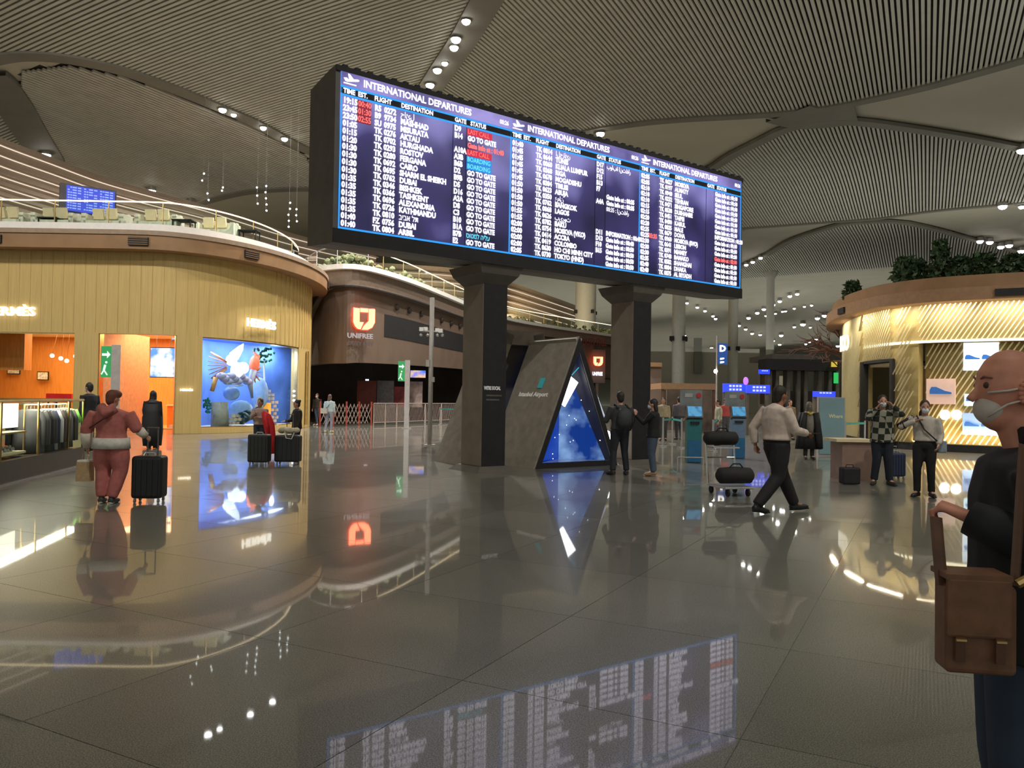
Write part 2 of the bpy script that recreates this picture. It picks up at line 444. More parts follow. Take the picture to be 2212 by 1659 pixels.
# ceiling lamps -------------------------------------------------------
mh = MB().tube([(0, 0, .28), (0, 0, .02)], [.20, .24], 12).mesh('housing', MT['chrome'])
ml = MB().ball((0, 0, 0), (.19, .19, .13), 10).mesh('lens', MT['lamp'], True)
def ceiling_lamp(px, py, r, label, group=None, power=0):
    p = on_ceil(px, py); k = max(.3, r / F_PX * p.length / .19)
    t = thing('ceiling_lamp', label, 'lamp', (p.x, p.y, p.z - .2 * k), 0, group)
    for n_, m_ in (('housing', mh), ('lens', ml)):
        o = bpy.data.objects.new(n_, m_); COL.objects.link(o); o.parent = t; o.scale = (k, k, k)
    if power: light('SPOT', 'lamp_light', (p.x, p.y, p.z - .2 * k - .3), power * 8, (1, .96, .88), .25, aim=(p.x, p.y, 0), spot=135)
seam_l = [(1007, 38, 8, 'topmost'), (985, 76, 9, 'second from the top'), (981, 95, 8, 'third from the top'), (961, 131, 6, 'fourth from the top'), (945, 144, 8, 'fifth from the top'), (929, 176, 8, 'lowest')]
for i, (x, y, r, l) in enumerate(seam_l):
    ceiling_lamp(x, y, r, f'white spotlight on the light band above the board, {l} of six', 'spotlights on the seam above the board', 900 if i in (0, 2, 5) else 0)
for i, (x, y, r, l) in enumerate([(481, 230, 7, 'leftmost'), (505, 243, 5, 'second from left'), (569, 270, 6, 'third from left'), (615, 294, 6, 'rightmost')]):
    ceiling_lamp(x, y, r, f'white spotlight on the curved rib left of the board, {l}', 'spotlights on the left curved rib', 700 if i in (0, 3) else 0)
singles = [(1297, 281, 8, 'bright spotlight on the rib just above the top edge of the departures board', 900), (1258, 286, 3, 'tiny spotlight touching the board top beside the bright rib spotlight', 0),
           (2208, 316, 8, 'bright spotlight cut by the right frame edge under the pale vault panel', 900), (2166, 438, 7, 'white spotlight on the second right vault rib', 700), (2207, 441, 5, 'small spotlight at the right frame edge on the second vault rib', 0),
           (328, 405, 7, 'white spotlight on the striped vault left, above the terrace railing', 700), (412, 430, 7, 'white spotlight where the left dark rib begins behind the terrace railing', 500),
           (99, 326, 8, 'white spotlight at the foot of the wide grey rib at far left', 700), (267, 425, 5, 'small spotlight beside the top of the small terrace screen', 0)]
for x, y, r, l, pw in singles: ceiling_lamp(x, y, r, l, None, pw)
def added_hall_lamp(x, y, tx, ty, tz, pw, label, spot=95):  # added out-of-view floodlights that brighten the shopfronts and hall floor
    v_, u_ = vu(x, y); z = zc(v_, u_) - .35; t = thing('ceiling_lamp', label, 'lamp', (x, y, z))
    for n_, m_ in (('housing', mh), ('lens', ml)):
        o = bpy.data.objects.new(n_, m_); COL.objects.link(o); o.parent = t; o.scale = (1.4, 1.4, 1.4)
    light('SPOT', 'lamp_light', (x, y, z - .5), pw * .46, (1, .97, .89), .3, aim=(tx, ty, tz), spot=spot)
added_hall_lamp(-22, 11, -22, 30, 4, 14500, 'added ceiling floodlight above the hall floor, farthest to the left of the viewer')
added_hall_lamp(-9, 12, -13, 31, 4, 14500, 'added ceiling floodlight above the hall floor, between the display case and the board')
added_hall_lamp(-3, 25, -7, 43, 4, 11000, 'added ceiling floodlight above the hall floor, behind the departures board', 80)
added_hall_lamp(5, 2, 2, 17, 3, 10000, 'added ceiling floodlight almost straight above the viewer')
added_hall_lamp(20, 8, 14, 22, 2, 11000, 'added ceiling floodlight above the right side of the hall')
for i, (x, y) in enumerate([(2117, 515), (2138, 517), (2162, 527), (2180, 524), (2206, 536)]):
    ceiling_lamp(x, y, 5.5, f"bright vault spotlight above the plants on the right shop roof, {['leftmost','second','third','fourth','rightmost'][i]} of five", 'spotlights above the right shop roof', 500 if i in (1,) else 0)
for i, (x, y) in enumerate([(1612, 568), (1626, 562), (1643, 553)]):
    ceiling_lamp(x, y, 4, f"small spotlight just right of the departures board edge, {['lowest','middle','highest'][i]} of three", 'three spotlights right of the board')
c5 = lambda a, b: (1280 + a / 3.19, 620 + b / 3.19)
OR = ['first', 'second', 'third', 'fourth', 'fifth', 'sixth', 'seventh', 'eighth', 'ninth', 'tenth', 'eleventh', 'twelfth', 'thirteenth', 'fourteenth', 'fifteenth', 'sixteenth']
for i, (a, b) in enumerate([(650, 100), (722, 130), (775, 155), (830, 190), (848, 208), (1010, 255), (1055, 280), (1100, 310), (1155, 318), (1245, 360), (1290, 385)]):
    x, y = c5(a, b); ceiling_lamp(x, y, 3.2, f'small distant spotlight, {OR[i]} from left in the row descending right below the board end', 'distant spotlights descending right')
for i, (a, b) in enumerate([(1075, 200), (1135, 165), (1180, 140), (1245, 110), (1290, 85), (1360, 50), (1410, 35)]):
    x, y = c5(a, b); ceiling_lamp(x, y, 4, f'distant spotlight, {OR[i]} from left in the bright row rising right beyond the board', 'distant spotlights rising right')
for i, (a, b) in enumerate([(1195, 190), (1260, 175), (1310, 160), (1330, 158), (1390, 140), (1460, 127), (1510, 118)]):
    x, y = c5(a, b); ceiling_lamp(x, y, 2.6, f'tiny distant spotlight, {OR[i]} from left in the thin row under the bright rising row', 'tiny distant spotlights')
for i, (a, b, r) in enumerate(sorted([(1450, 240, 5), (1550, 200, 4.5), (1600, 180, 5), (1390, 265, 3), (1500, 270, 2.5), (1300, 320, 4), (1470, 385, 2.5), (1495, 370, 2.5), (1540, 350, 3), (1580, 450, 3.5), (1690, 395, 3.5), (1440, 450, 3), (1730, 465, 3), (635, 325, 3), (820, 410, 3), (1010, 445, 3)])):
    x, y = c5(a, b); ceiling_lamp(x, y, r, f'scattered distant spotlight near the bare tree crown, {OR[i]} from left', 'scattered distant spotlights')
for a, l in ((2100, 'leftmost'), (2155, 'middle'), (2166, 'rightmost')): ceiling_lamp(a, 574, 3, 'tiny spotlight between the dark roof plants at right, ' + l + ' of three', 'spotlights behind the roof plants')

# ================================================================== FLOOR
fm, nt, b = new_mat('polished_granite')
tc = nt.nodes.new('ShaderNodeTexCoord'); oi = nt.nodes.new('ShaderNodeObjectInfo'); geo = nt.nodes.new('ShaderNodeNewGeometry')
n1 = nt.nodes.new('ShaderNodeTexNoise'); n1.inputs['Scale'].default_value = 160; n1.inputs['Detail'].default_value = 3
n2 = nt.nodes.new('ShaderNodeTexNoise'); n2.inputs['Scale'].default_value = .45; n2.inputs['Detail'].default_value = 5
nt.links.new(geo.outputs['Position'], n1.inputs[0]); nt.links.new(geo.outputs['Position'], n2.inputs[0])
r1 = nt.nodes.new('ShaderNodeValToRGB'); r1.color_ramp.elements[0].position = .40; r1.color_ramp.elements[1].position = .62
r1.color_ramp.elements[0].color = (.095, .092, .078, 1); r1.color_ramp.elements[1].color = (.30, .29, .245, 1)
nt.links.new(n1.outputs[0], r1.inputs[0])
ma = nt.nodes.new('ShaderNodeMath'); ma.operation = 'MULTIPLY_ADD'; ma.inputs[1].default_value = .7; ma.inputs[2].default_value = .55
nt.links.new(n2.outputs[0], ma.inputs[0])
mb2 = nt.nodes.new('ShaderNodeMath'); mb2.operation = 'MULTIPLY_ADD'; mb2.inputs[1].default_value = .22; mb2.inputs[2].default_value = 0
nt.links.new(oi.outputs['Random'], mb2.inputs[0])
ad = nt.nodes.new('ShaderNodeMath'); ad.operation = 'ADD'; nt.links.new(ma.outputs[0], ad.inputs[0]); nt.links.new(mb2.outputs[0], ad.inputs[1])
hs = nt.nodes.new('ShaderNodeHueSaturation'); nt.links.new(ad.outputs[0], hs.inputs['Value']); nt.links.new(r1.outputs[0], hs.inputs['Color'])
nt.links.new(hs.outputs[0], b.inputs['Base Color'])
b.inputs['Roughness'].default_value = .30; b.inputs['Specular IOR Level'].default_value = .25
b.inputs['Coat Weight'].default_value = .75; b.inputs['Coat Roughness'].default_value = .028; b.inputs['Coat IOR'].default_value = 1.38
FLOORM = fm
floor = MB().box((0, 110, -.056), (300, 300, .1)).build('floor', FLOORM, None, kind='structure')
TS = 1.5; tiles = []
tm = MB().box((0, 0, 0), (TS - .005, TS - .005, .006)).mesh('tile', FLOORM)
rzt = atan2(UU.y, UU.x) - pi / 2
for i in range(-16, 14):
    for j in range(-4, 26):
        p = VV * (i * TS) + UU * (j * TS)
        if p.y < 1.6: continue
        x, y = proj((p.x, p.y, 0))
        if -180 < x < 2400 and 930 < y < 2700: tiles.append((p.length, p))
tiles.sort(key=lambda a: a[0])
for _, p in tiles[:295]:
    o = bpy.data.objects.new('tile', tm); COL.objects.link(o); o.parent = floor; o.location = (p.x, p.y, -.0035); o.rotation_euler = (0, 0, rzt)

# ================================================================== FAR HALL
mb = MB().box((45, 262, 11), (420, 1, 22)); mb.build('wall_far', mat('far_wall', (.30, .31, .25), .8), None, kind='structure')
mb = MB().box((-110, 120, 11), (1, 300, 22)); mb.build('wall_left', MT['terrace'], None, kind='structure')
mb = MB().box((140, 120, 11), (1, 300, 22)); mb.build('wall_right', MT['terrace'], None, kind='structure')
colm = mat('white_column', (.62, .62, .56), .6, var=.05)
for x, yy, Y, r, l in [(1262, 880, 95, 1.25, 'wide grey column rising behind the left terrace railing'), (1464, 880, 72, .60, 'tall round white column right of the board leg'),
                     (1582, 880, 84, .52, 'round grey column right of the blue gate sign'), (1662, 880, 110, .55, 'distant pale column left of the bare tree')]:
    p = at_y(x, yy, Y); t = thing('column', l, 'column', (p.x, p.y, 0))
    h = zc(*vu(p.x, p.y)) + .2
    MB().tube([(0, 0, 0), (0, 0, h * .45), (0, 0, h - 1.2), (0, 0, h)], [r, r, r, r * 2.2], 20).build('shaft', colm, t, smooth=True)
    z = 1.55 + 190 / F_PX * Y if x < 1400 else 7.3
    q = MB()
    for a in range(4): q.box((cos(a * pi / 2 + .5) * (r + .2), sin(a * pi / 2 + .5) * (r + .2), min(z, h - 3)), (.35, .35, .4))
    q.build('floodlight_bracket', MT['black'], t)
# distant blocks
blk = mat('distant_block', (.45, .44, .38), .8, var=.04); blk2 = mat('distant_wood', (.22, .14, .075), .7)
def blockpx(name, label, x0, x1, y0, y1, Y, m, dep=2, cat='building', z0=None):
    a = at_y(x0, y0, Y); b_ = at_y(x1, y1, Y); zt = a.z; zb = max(0, b_.z) if z0 is None else z0
    return a, b_, zt, zb
def pxbox(mb, x0, x1, y0, y1, Y, dep):
    a = at_y(x0, (y0 + y1) / 2, Y); b_ = at_y(x1, (y0 + y1) / 2, Y); m_ = (x0 + x1) / 2
    zt = at_y(m_, y0, Y).z; zb = max(0, at_y(m_, y1, Y).z)
    return mb.box(((a.x + b_.x) / 2, Y + dep / 2, (zt + zb) / 2), (b_.x - a.x, dep, zt - zb))
t = thing('distant_hall_block', 'pale grey distant upper wall with brown band behind the round columns', 'building')
pxbox(MB(), 1400, 1640, 752, 900, 118, 4).build('upper_wall', blk, t)
pxbox(MB(), 1400, 1700, 806, 872, 118.5, 3).build('brown_band', blk2, t)
pxbox(MB(), 1500, 1516, 730, 806, 117, .5).build('door_panel', mat('block_grey', (.2, .2, .18), .8), t)
t = thing('distant_low_building', 'low dark taupe shop block behind the right leg of the departures board', 'building')
pxbox(MB(), 1395, 1428, 790, 960, 45, 6).build('wall', MT['brown'], t)
pxbox(MB(), 1395, 1430, 783, 792, 44.7, 6.6).build('roof', MT['fascia'], t)

# ================================================================== SHOP BUILDING LEFT
Hp = [(-60, 30), (-30, 30), (-24, 30), (-20, 30), (-17.5, 30), (-15.9, 30), (-14.9, 30.0), (-14.2, 30.03)] + [(-14.2 + 4.2 * sin(a), 37.5 - 7.5 * cos(a)) for a in [radians(x) for x in (12, 24, 36, 48, 60, 72, 84, 96, 108, 120, 135, 150)]]
HC = Curve(Hp, 5)
hermes = thing('shop_building', 'two storey tan clad boutique building with curved corner and roof terrace at left', 'building')
w1a, w1b, dra, drb, w3a, w3b = [HC.find(x) for x in (-90, 160, 212, 381, 437, 645)]
end = len(HC.p) - 1
TOPZ = 3.8
cw = MB(); cw.ribbon(HC.off(0), HC.off(-.35), TOPZ, 7.05); cw.build('upper_wall', MT['tan'], hermes)
for a, b_ in ((0, w1a), (w1b, dra), (drb, w3a), (w3b, end)):
    c = HC.sub(a, b_); MB().ribbon(c.off(0), c.off(-.35), 0, TOPZ).build('pier', MT['tan'], hermes)
for a, b_, z in ((w1a, w1b, .25), (w3a, w3b, .22)):
    c = HC.sub(a, b_); MB().ribbon(c.off(.02), c.off(-.35), 0, z).build('sill', MT['tan'], hermes)
c = HC.sub(0, end)
# flutes on the curved corner, panel joints elsewhere
rs = HC.resample(.42)
for i, p in enumerate(rs.p):
    x = proj((p.x, p.y, 5))[0]
    if not (-40 < x < 669) or p.y > 41: continue
    tg, n = rs.tn(i); q = p + n * .012
    fine = x > 585
    MB().tube([V3(q, TOPZ + .05), V3(q, 7.0)], .045 if fine else .006, 6).build('flute', MT['tan'], hermes)
FA = .75
MB().ribbon(HC.off(FA), HC.off(-.3), 6.92, 7.6).build('fascia', MT['fascia'], hermes)
MB().ribbon(HC.off(FA + .05), HC.off(FA - .1), 7.45, 7.62).build('fascia_lip', mat('fascia_lip', (.33, .23, .16), .6), hermes)
MB().ribbon(HC.off(.12), HC.off(-6), 7.62, 8.00).build('terrace_slab', MT['white'], hermes)
MT['darkdeck'] = mat('added_dark_deck', (.10, .09, .08), .8)
MB().ribbon(HC.off(.02), HC.off(-6), 8.0, 8.02).build('added_dark_floor', MT['darkdeck'], hermes)  # dark layer added out of sight to cut light bounced onto the vault
MB().ribbon([(p.x, p.y) for p in HC.off(.10)], [(p.x, p.y) for p in HC.off(-.4)], 6.98, 7.06).build('soffit_gap', MT['black'], hermes)
for px in (5, 310, 522, 683):
    p, tg, n = HC.at(HC.find(px - (12 if px > 400 else 0))); q = p + n * (FA + .03); rz = atan2(tg.y, tg.x)
    v = MB().box((q.x, q.y, 7.2), (.72, .1, .3), rz).build('vent', MT['black'], hermes)
    mb = MB()
    for k in range(4): mb.box((q.x + n.x * .05, q.y + n.y * .05, 7.08 + k * .08), (.7, .02, .02), rz)
    mb.build('vent_blade', MT['fascia'], v)
# openings: frames and panes
for (a, b_, z0, nm) in ((w1a, w1b, .25, 'display_window'), (w3a, w3b, .22, 'display_window')):
    c = HC.sub(a, b_)
    pn = MB().ribbon(c.off(-.12), c.off(-.14), z0, TOPZ).build(nm, MT['glass'], hermes)
    mb = MB(); mb.ribbon(c.off(-.05), c.off(-.2), z0, z0 + .04); mb.ribbon(c.off(-.05), c.off(-.2), TOPZ - .05, TOPZ)
    for p, tg, n in (HC.at(a), HC.at(b_)): mb.box(V3(p - n * .12, (TOPZ + z0) / 2), (.05, .15, TOPZ - z0), atan2(tg.y, tg.x))
    mb.build('window_frame', MT['brass'], pn)
c = HC.sub(dra, drb); mb = MB()
for p, tg, n in (HC.at(dra), HC.at(drb)): mb.box(V3(p - n * .2, TOPZ / 2), (.06, .3, TOPZ), atan2(tg.y, tg.x))
mb.build('door_frame', MT['brass'], hermes)
p, tg, n = HC.at(HC.find(660)); MB().tube([V3(p + n * .08, .15), V3(p + n * .08, 3.7)], .07, 10).build('corner_post', MT['brass'], hermes)
light('POINT', 'display_light', (-10.95, 36.3, 3.3), 50, (.66, .76, 1), .1, parent=hermes)  # extra point light added to brighten the window's dark right end, no fixture
# signs
def wall_text(curve, px0, z, body, size, m, parent, name='sign_letters', off=.06, bold=.012, sx=1, ext=.03):
    f = curve.find(px0); p, tg, n = curve.at(f); q = p + n * off
    return text(name, body, size, m, parent, V3(q, z), (tg.x, tg.y, 0), ext=ext, bold=bold, sx=sx)
wall_text(HC, -38, 4.43, 'HERMÈS', .46, MT['signw'], hermes, sx=1.22)
f0 = HC.find(517); f1 = HC.find(613); P0, P1 = HC.at(f0)[0], HC.at(f1)[0]; dd = (P1 - P0).normalized(); nn = Vector((dd.y, -dd.x))
text('sign_letters', 'HERMÈS', .46, MT['signw'], hermes, V3(P0 + nn * .32, 4.38), (dd.x, dd.y, 0), ext=.03, bold=.012, sx=1.2)
wall_text(HC, 390, 1.66, 'HERMÈS', .12, MT['signw'], hermes, 'door_plaque', bold=.008, sx=1.1)
# interior
ins = hermes
MB().box((-18.5, 39, -.02 + .03), (13.2, 9, .03)).build('floor_panel', mat('shop_floor', (.65, .42, .22), .25), ins)
MB().box((-20.5, 38.3, 2.2), (15.4, .2, 4.4)).build('back_wall', MT['orangewood'], ins)
MB().box((-20.5, 34.4, 4.25), (15.4, 7.8, .12)).build('shop_ceiling', MT['cream'], ins)
MB().box((-12.98, 34.4, 2.1), (.12, 7.8, 4.2)).build('side_wall', MT['orangewood'], ins)
MB().box((-15.95, 32.4, 2.0), (.25, 3.9, 4.0)).build('partition', mat('pink_wood', (.75, .42, .25), .6), ins)
MB().box((-21.2, 31.9, 3.3), (3.2, .5, 1.8)).build('bulkhead', MT['orangewood'], ins)
MB().box((-15.0, 37.9, 1.6), (1.4, .3, 2.2)).build('lit_alcove', emat('alcove_glow', (1, .70, .36), 1.0, True), ins)
MB().box((-18.8, 38.1, 1.9), (1.8, .2, 2.4)).build('lit_alcove', emat('alcove_glow2', (1, .85, .6), 1.5, True), ins)
light('AREA', 'shop_light', (-18.5, 34.6, 4.1), 760, (1, .68, .38), 9, 5, (-18.5, 34.6, 0), parent=ins)
light('AREA', 'shop_light', (-14.0, 33.5, 4.1), 260, (1, .62, .32), 2.5, 4, (-14.0, 33.5, 0), parent=ins)
# interior furniture
def inpx(x, y, Y): return at_y(x, y, Y)
p = inpx(352, 783, 31.8); t = thing('shop_screen', 'bright blue and white advertising screen hanging inside the boutique doorway', 'screen', (p.x, p.y, 0))
MB().box((0, 0.05, p.z), (1.05, .08, 1.22)).build('screen_case', MT['black'], t)
MB().box((0, 0, p.z), (1.0, .03, 1.16)).build('screen_face', emat_noise('ad_screen', (.12, .30, 1), (1, 1, 1), 1.5, 1.3, .42, .55), t)
MB().tube([(-.3, .05, 4.2), (-.3, .05, p.z + .5)], .015).build('hanger_rod', MT['chrome'], t)
MB().tube([(.3, .05, 4.2), (.3, .05, p.z + .5)], .015).build('hanger_rod', MT['chrome'], t)
cc = [(.5, .7, 1), (1, .5, .2), (.95, .95, .9), (.3, .15, .1), (.9, .3, .1), (.8, .7, .5)]
t = thing('shelf_unit', 'orange wood shelf unit with folded goods right of the boutique door', 'shelf', (-13.45, 34.2, 0))
MB().box((0, .2, 1.3), (.8, .05, 2.6)).build('back_panel', MT['orangewood'], t)
for z in (.45, .95, 1.45, 1.95): MB().box((0, 0, z), (.8, .4, .04)).build('shelf', MT['orangewood'], t)
for z in (.45, .95, 1.45):
    for k in range(3):
        tag(MB().box((-13.7 + k * .25, 34.15, z + .02 + .11), (.2, .25, .22)).build('folded_goods', mat('goods', random.choice(cc), .7)), f"folded {['left','middle','right'][k]} stack on the {['low','middle','upper'][int((z - .45) / .5 + .1)]} boutique shelf", 'goods', 'folded goods in the boutique')
t = thing('shop_counter', 'orange wooden boutique counter seen through the open door', 'counter', (-14.6, 35.6, 0))
MB().box((0, 0, .5), (1.6, .6, 1.0)).build('counter_body', mat('counter_orange', (.95, .22, .03), .5), t); MB().box((0, 0, 1.02), (1.7, .7, .05)).build('counter_top', MT['cream'], t)
tag(bevel(MB().box((-14.5, 35.6, 1.25), (.42, .3, .4), taper=.85).build('handbag', mat('bag_orange', (.9, .18, .02), .5)), .02), 'orange handbag on the boutique counter', 'handbag')
p = inpx(137, 855, 33); t = thing('display_table', 'red covered display table in the boutique left window', 'table', (p.x, 33, 0))
MB().box((0, 0, 1.3), (1.05, .7, .35)).build('table_cover', mat('red_cloth', (.75, .01, .02), .6), t)
for sx in (-.45, .45):
    for sy in (-.3, .3): MB().box((sx, sy, .56), (.05, .05, 1.12)).build('leg', MT['black'], t)
p = inpx(95, 852, 34); t = thing('display_table', 'white display table with goods in the boutique left window', 'table', (p.x, 34, 0))
MB().box((0, 0, 1.02), (1.6, .8, .08)).build('table_top', MT['white'], t)
for sx in (-.7, .7): MB().box((sx, 0, .49), (.08, .7, .98)).build('leg', MT['white'], t)
for k in range(3): tag(MB().ball((p.x - .5 + k * .5, 34, 1.16), (.13, .1, .1), 10).build('hat', mat('hat', (.25, .1, .06), .7), smooth=True), f"small brown hat on the white display table, {['left','middle','right'][k]} one", 'hat')
t = thing('chandelier', 'cluster of glowing white globes under the boutique ceiling', 'lamp', (-17.6, 32.2, 0))
gl = emat('globe', (1, .93, .8), 4)
MB().box((0, 0, 4.12), (2.0, .1, .06)).build('canopy', MT['brass'], t)
for k in range(9):
    x = -1.2 + k * .3; z = 3.02 - .1 * (k % 3)
    MB().ball((x, .1 * (k % 2), z), .085, 10).build('globe', gl, t, smooth=True)
    MB().tube([(x, .1 * (k % 2), z), (x * .8, 0, 4.1)], .008, 4).build('cord', MT['brass'], t)
for x, y, ww, hh, Y, lb in ((30, 796, .62, .55, 37.9, 'framed picture in the boutique on the lit pale wall at far left'), (93, 812, .55, .42, 37.9, 'small dark framed picture on the boutique back wall')):
    p = inpx(x, y, Y); t = thing('framed_picture', lb, 'picture', (p.x, Y, p.z))
    MB().box((0, 0, 0), (ww, .04, hh)).build('frame', MT['black'], t)
    MB().box((0, -.03, 0), (ww - .08, .02, hh - .08)).build('print', mat('print', (.8, .78, .7), .6, var=.5, scale=12), t)
# window diorama ----------------------------------------------------
cwin = HC.sub(w3a, w3b)
dio = hermes
blu = mat('backdrop_blue', (.10, .20, .58), .6, var=.4, scale=.7)
A = cwin.off(-.25); B = cwin.off(-2.2)
MB().ribbon([tuple(p) for p in A], [tuple(p) for p in cwin.off(-3.0)], .14, .24).build('platform', mat('display_floor', (.75, .6, .5), .5), dio)
bk = [Vector(q) for q in ((-12.55, 30.85), (-12.85, 31.9), (-12.85, 33.4), (-12.3, 34.6), (-11.7, 35.9), (-11.0, 37.3), (-10.35, 38.4))]; bc = Curve([tuple(p) for p in bk], 1)
MB().ribbon(bc.off(0), bc.off(-.1), .2, TOPZ).build('backdrop', blu, dio)
MB().ribbon(cwin.off(-.25), cwin.off(-3.0), TOPZ, TOPZ + .08).build('display_ceiling', blu, dio)
for fr, e_ in ((.15, 70), (.38, 95), (.62, 80), (.86, 60)):
    pm, tgm, nm_ = cwin.at((len(cwin.p) - 1) * fr); lc = pm - nm_ * .8
    light('AREA', 'display_light', (lc.x, lc.y, 3.74), e_, (.66, .76, 1), 1.2, .7, (lc.x - nm_.x * .8, lc.y - nm_.y * .8, 0), parent=dio)
def dpt(px, py, dep=1.0):
    f = HC.find(px); p, tg, n = HC.at(f); q = p - n * dep; y = q.y
    r = at_y(px, py, y); return Vector((r.x, y, r.z))
def item(name, label, cat, mb, m, smooth=True, lbl_parent=None):
    return mb.build(name, m, None, smooth, label=label, cat=cat)
# glowing bird
t = thing('bird_figure', 'glowing white bird figure with pointed crest and slatted wooden wings in the blue window', 'figure')
gw = mat('glow_white', (.9, .9, 1), .5, emit=(.75, .82, 1), es=2.6); wd = mat('orange_slats', (.62, .24, .09), .5)
mb = MB(); mb.ball(dpt(512, 800), (.28, .22, .34), 12); mb.ball(dpt(500, 778), (.24, .2, .24), 12)
mb.tube([dpt(505, 770), dpt(520, 752), dpt(526, 742)], [.22, .12, .01], 10); mb.ball(dpt(525, 795), (.25, .2, .25), 12)
mb.build('bird_body', gw, t, True)
for i in range(8):
    a = dpt(490, 782 + i * 2, .95); ang = radians(150 + i * 11); L = .78
    b_ = a + Vector((cos(ang) * L, 0, sin(ang) * L)); MB().tube([a, a.lerp(b_, .5), b_], [.03, .055, .035], 6, .4).build('wing_slat', wd, t, True)
for i in range(7):
    a = dpt(548, 806, .9); ang = radians(-110 + i * 30); L = .42
    b_ = a + Vector((cos(ang) * L, 0, sin(ang) * L)); MB().tube([a, a.lerp(b_, .5), b_], [.02, .045, .02], 6, .4).build('wing_slat', wd, t, True)
t = thing('crested_figure', 'red crested glowing figure beside the white bird in the blue window', 'figure')
mb = MB(); mb.ball(dpt(550, 785, .8), (.22, .16, .34), 12); mb.tube([dpt(545, 795, .8), dpt(556, 768, .8), dpt(548, 760, .8)], [.18, .12, .02], 10)
mb.build('crest', mat('red_crest', (.8, .15, .08), .5, emit=(1, .25, .12), es=.5), t, True)
MB().tube([dpt(548, 800, .8), dpt(540, 830, .8), dpt(545, 860, .8)], [.16, .12, .05], 8).build('body', mat('grey_cloth', (.35, .38, .5), .7), t, True)
t = thing('cloud_cushion', 'striped white and lilac draped cloud under the glowing bird', 'display prop')
mb = MB()
for i in range(9): mb.ball(dpt(478 + i * 7, 812 + (i % 3) * 6, .9), (.22, .15, .15), 8)
mb.build('folds', mat('lilac', (.55, .52, .85), .6), t, True)
mb = MB()
for i in range(6): mb.tube([dpt(474 + i * 4, 806 + i * 6, .78), dpt(510 + i * 3, 812 + i * 4, .72)], .025, 6)
mb.build('stripe', MT['white'], t, True)
item('wooden_scroll', 'upright orange wooden scroll left of the lilac cloud in the window', 'display prop', MB().tube([dpt(466, 815), dpt(458, 845)], [.10, .09], 10), mat('scroll', (.75, .38, .12), .5))
t = thing('brick_gate', 'toy stone gate of pale blocks with an arched opening in the window', 'display prop')
bm_ = mat('toy_brick', (.62, .52, .42), .7, var=.3)
row = 0
for y in range(845, 925, 8):
    half = 22 if y > 868 else 6 + (y - 845) * .7
    k = 0; x = 577 - half + (row % 2) * 4
    while x < 577 + half:
        if not (868 < y < 905 and abs(x - 577) < 9): 
            q = dpt(x, y, 1.2); MB().box(q, (.16, .14, .12), .2).build('brick', bm_, t)
        x += 9.5
    row += 1
MB().box(dpt(577, 885, 1.3), (.3, .1, .6), .2).build('gate_window', mat('gate_glow', (.9, .4, .05), .6, emit=(1, .35, .03), es=.7), t)
t = thing('toy_tower', 'small grey tower with green shutters at lower left of the window', 'display prop')
MB().tube([dpt(475, 925, 1.1), dpt(475, 868, 1.1)], [.36, .32], 12).build('tower_wall', mat('tower', (.4, .38, .36), .8), t, True)
MB().box(dpt(474, 880, .7), (.16, .06, .4)).build('shutter', mat('green_shutter', (.03, .22, .2), .5), t)
mb = MB()
for k in range(6): mb.tube([dpt(463 + k * 6, 925, .72), dpt(463 + k * 6, 895, .72)], .025, 5)
mb.build('twig_bundle', MT['chrome'], t)
t = thing('paper_tree', 'slim drawn tree on a bare stem in the blue window', 'display prop')
MB().tube([dpt(572, 850, 1.5), dpt(570, 780, 1.5)], .04, 6).build('stem', MT['white'], t)
mb = MB()
for k in range(40): mb.ball(dpt(568 + random.uniform(-22, 28), 765 + random.uniform(-14, 18), 1.5), .06, 6)
mb.build('leaves', mat('paper_leaf', (.03, .14, .12), .6), t, True)
t = thing('leafy_bush', 'dark teal leafy bush at lower left of the blue window', 'display prop')
mb = MB()
for k in range(40): mb.ball(dpt(446 + random.uniform(-7, 9), 876 + random.uniform(-16, 16), 1.2), .05, 6)
mb.build('leaves', mat('teal_leaf', (.02, .2, .17), .6), t, True)
t = thing('dark_wave', 'curling dark green wave ornament at the bottom of the window', 'display prop')
mb = MB()
for k in range(3):
    c0 = dpt(522 + k * 11, 905 - k * 4, .7); pts = []
    for a in range(14):
        an = a * .5; rr = .30 - a * .017; pts.append(c0 + Vector((cos(an) * rr, 0, sin(an) * rr)))
    mb.tube(pts, .06, 6)
mb.build('curl', mat('wave', (.01, .05, .06), .4), t, True)
t = thing('step_blocks', 'low pale stepped blocks behind the dark wave in the window', 'display prop')
for k in range(4):
    for j in range(5 - k): MB().box(dpt(492 + j * 9 + k * 4, 922 - k * 8, .95), (.15, .15, .12)).build('brick', bm_, t)
t = thing('blue_hill', 'rounded pale blue hill shapes in the middle of the window', 'display prop')
mb = MB(); mb.ball(dpt(520, 890, 1.6), (.55, .1, .5), 12); mb.ball(dpt(500, 850, 1.7), (.35, .1, .3), 12); mb.ball(dpt(560, 850, 1.8), (.4, .1, .7), 12)
mb.build('hill', mat('hill', (.3, .45, .75), .6), t, True)
mb = MB()
for k in range(3): mb.ball(dpt(635, 845 + k * 10, 1.0), (.07, .03, .05), 8)
item('hanging_ornament', 'three stacked white hanging shapes at the right of the blue window', 'ornament', mb, gw)
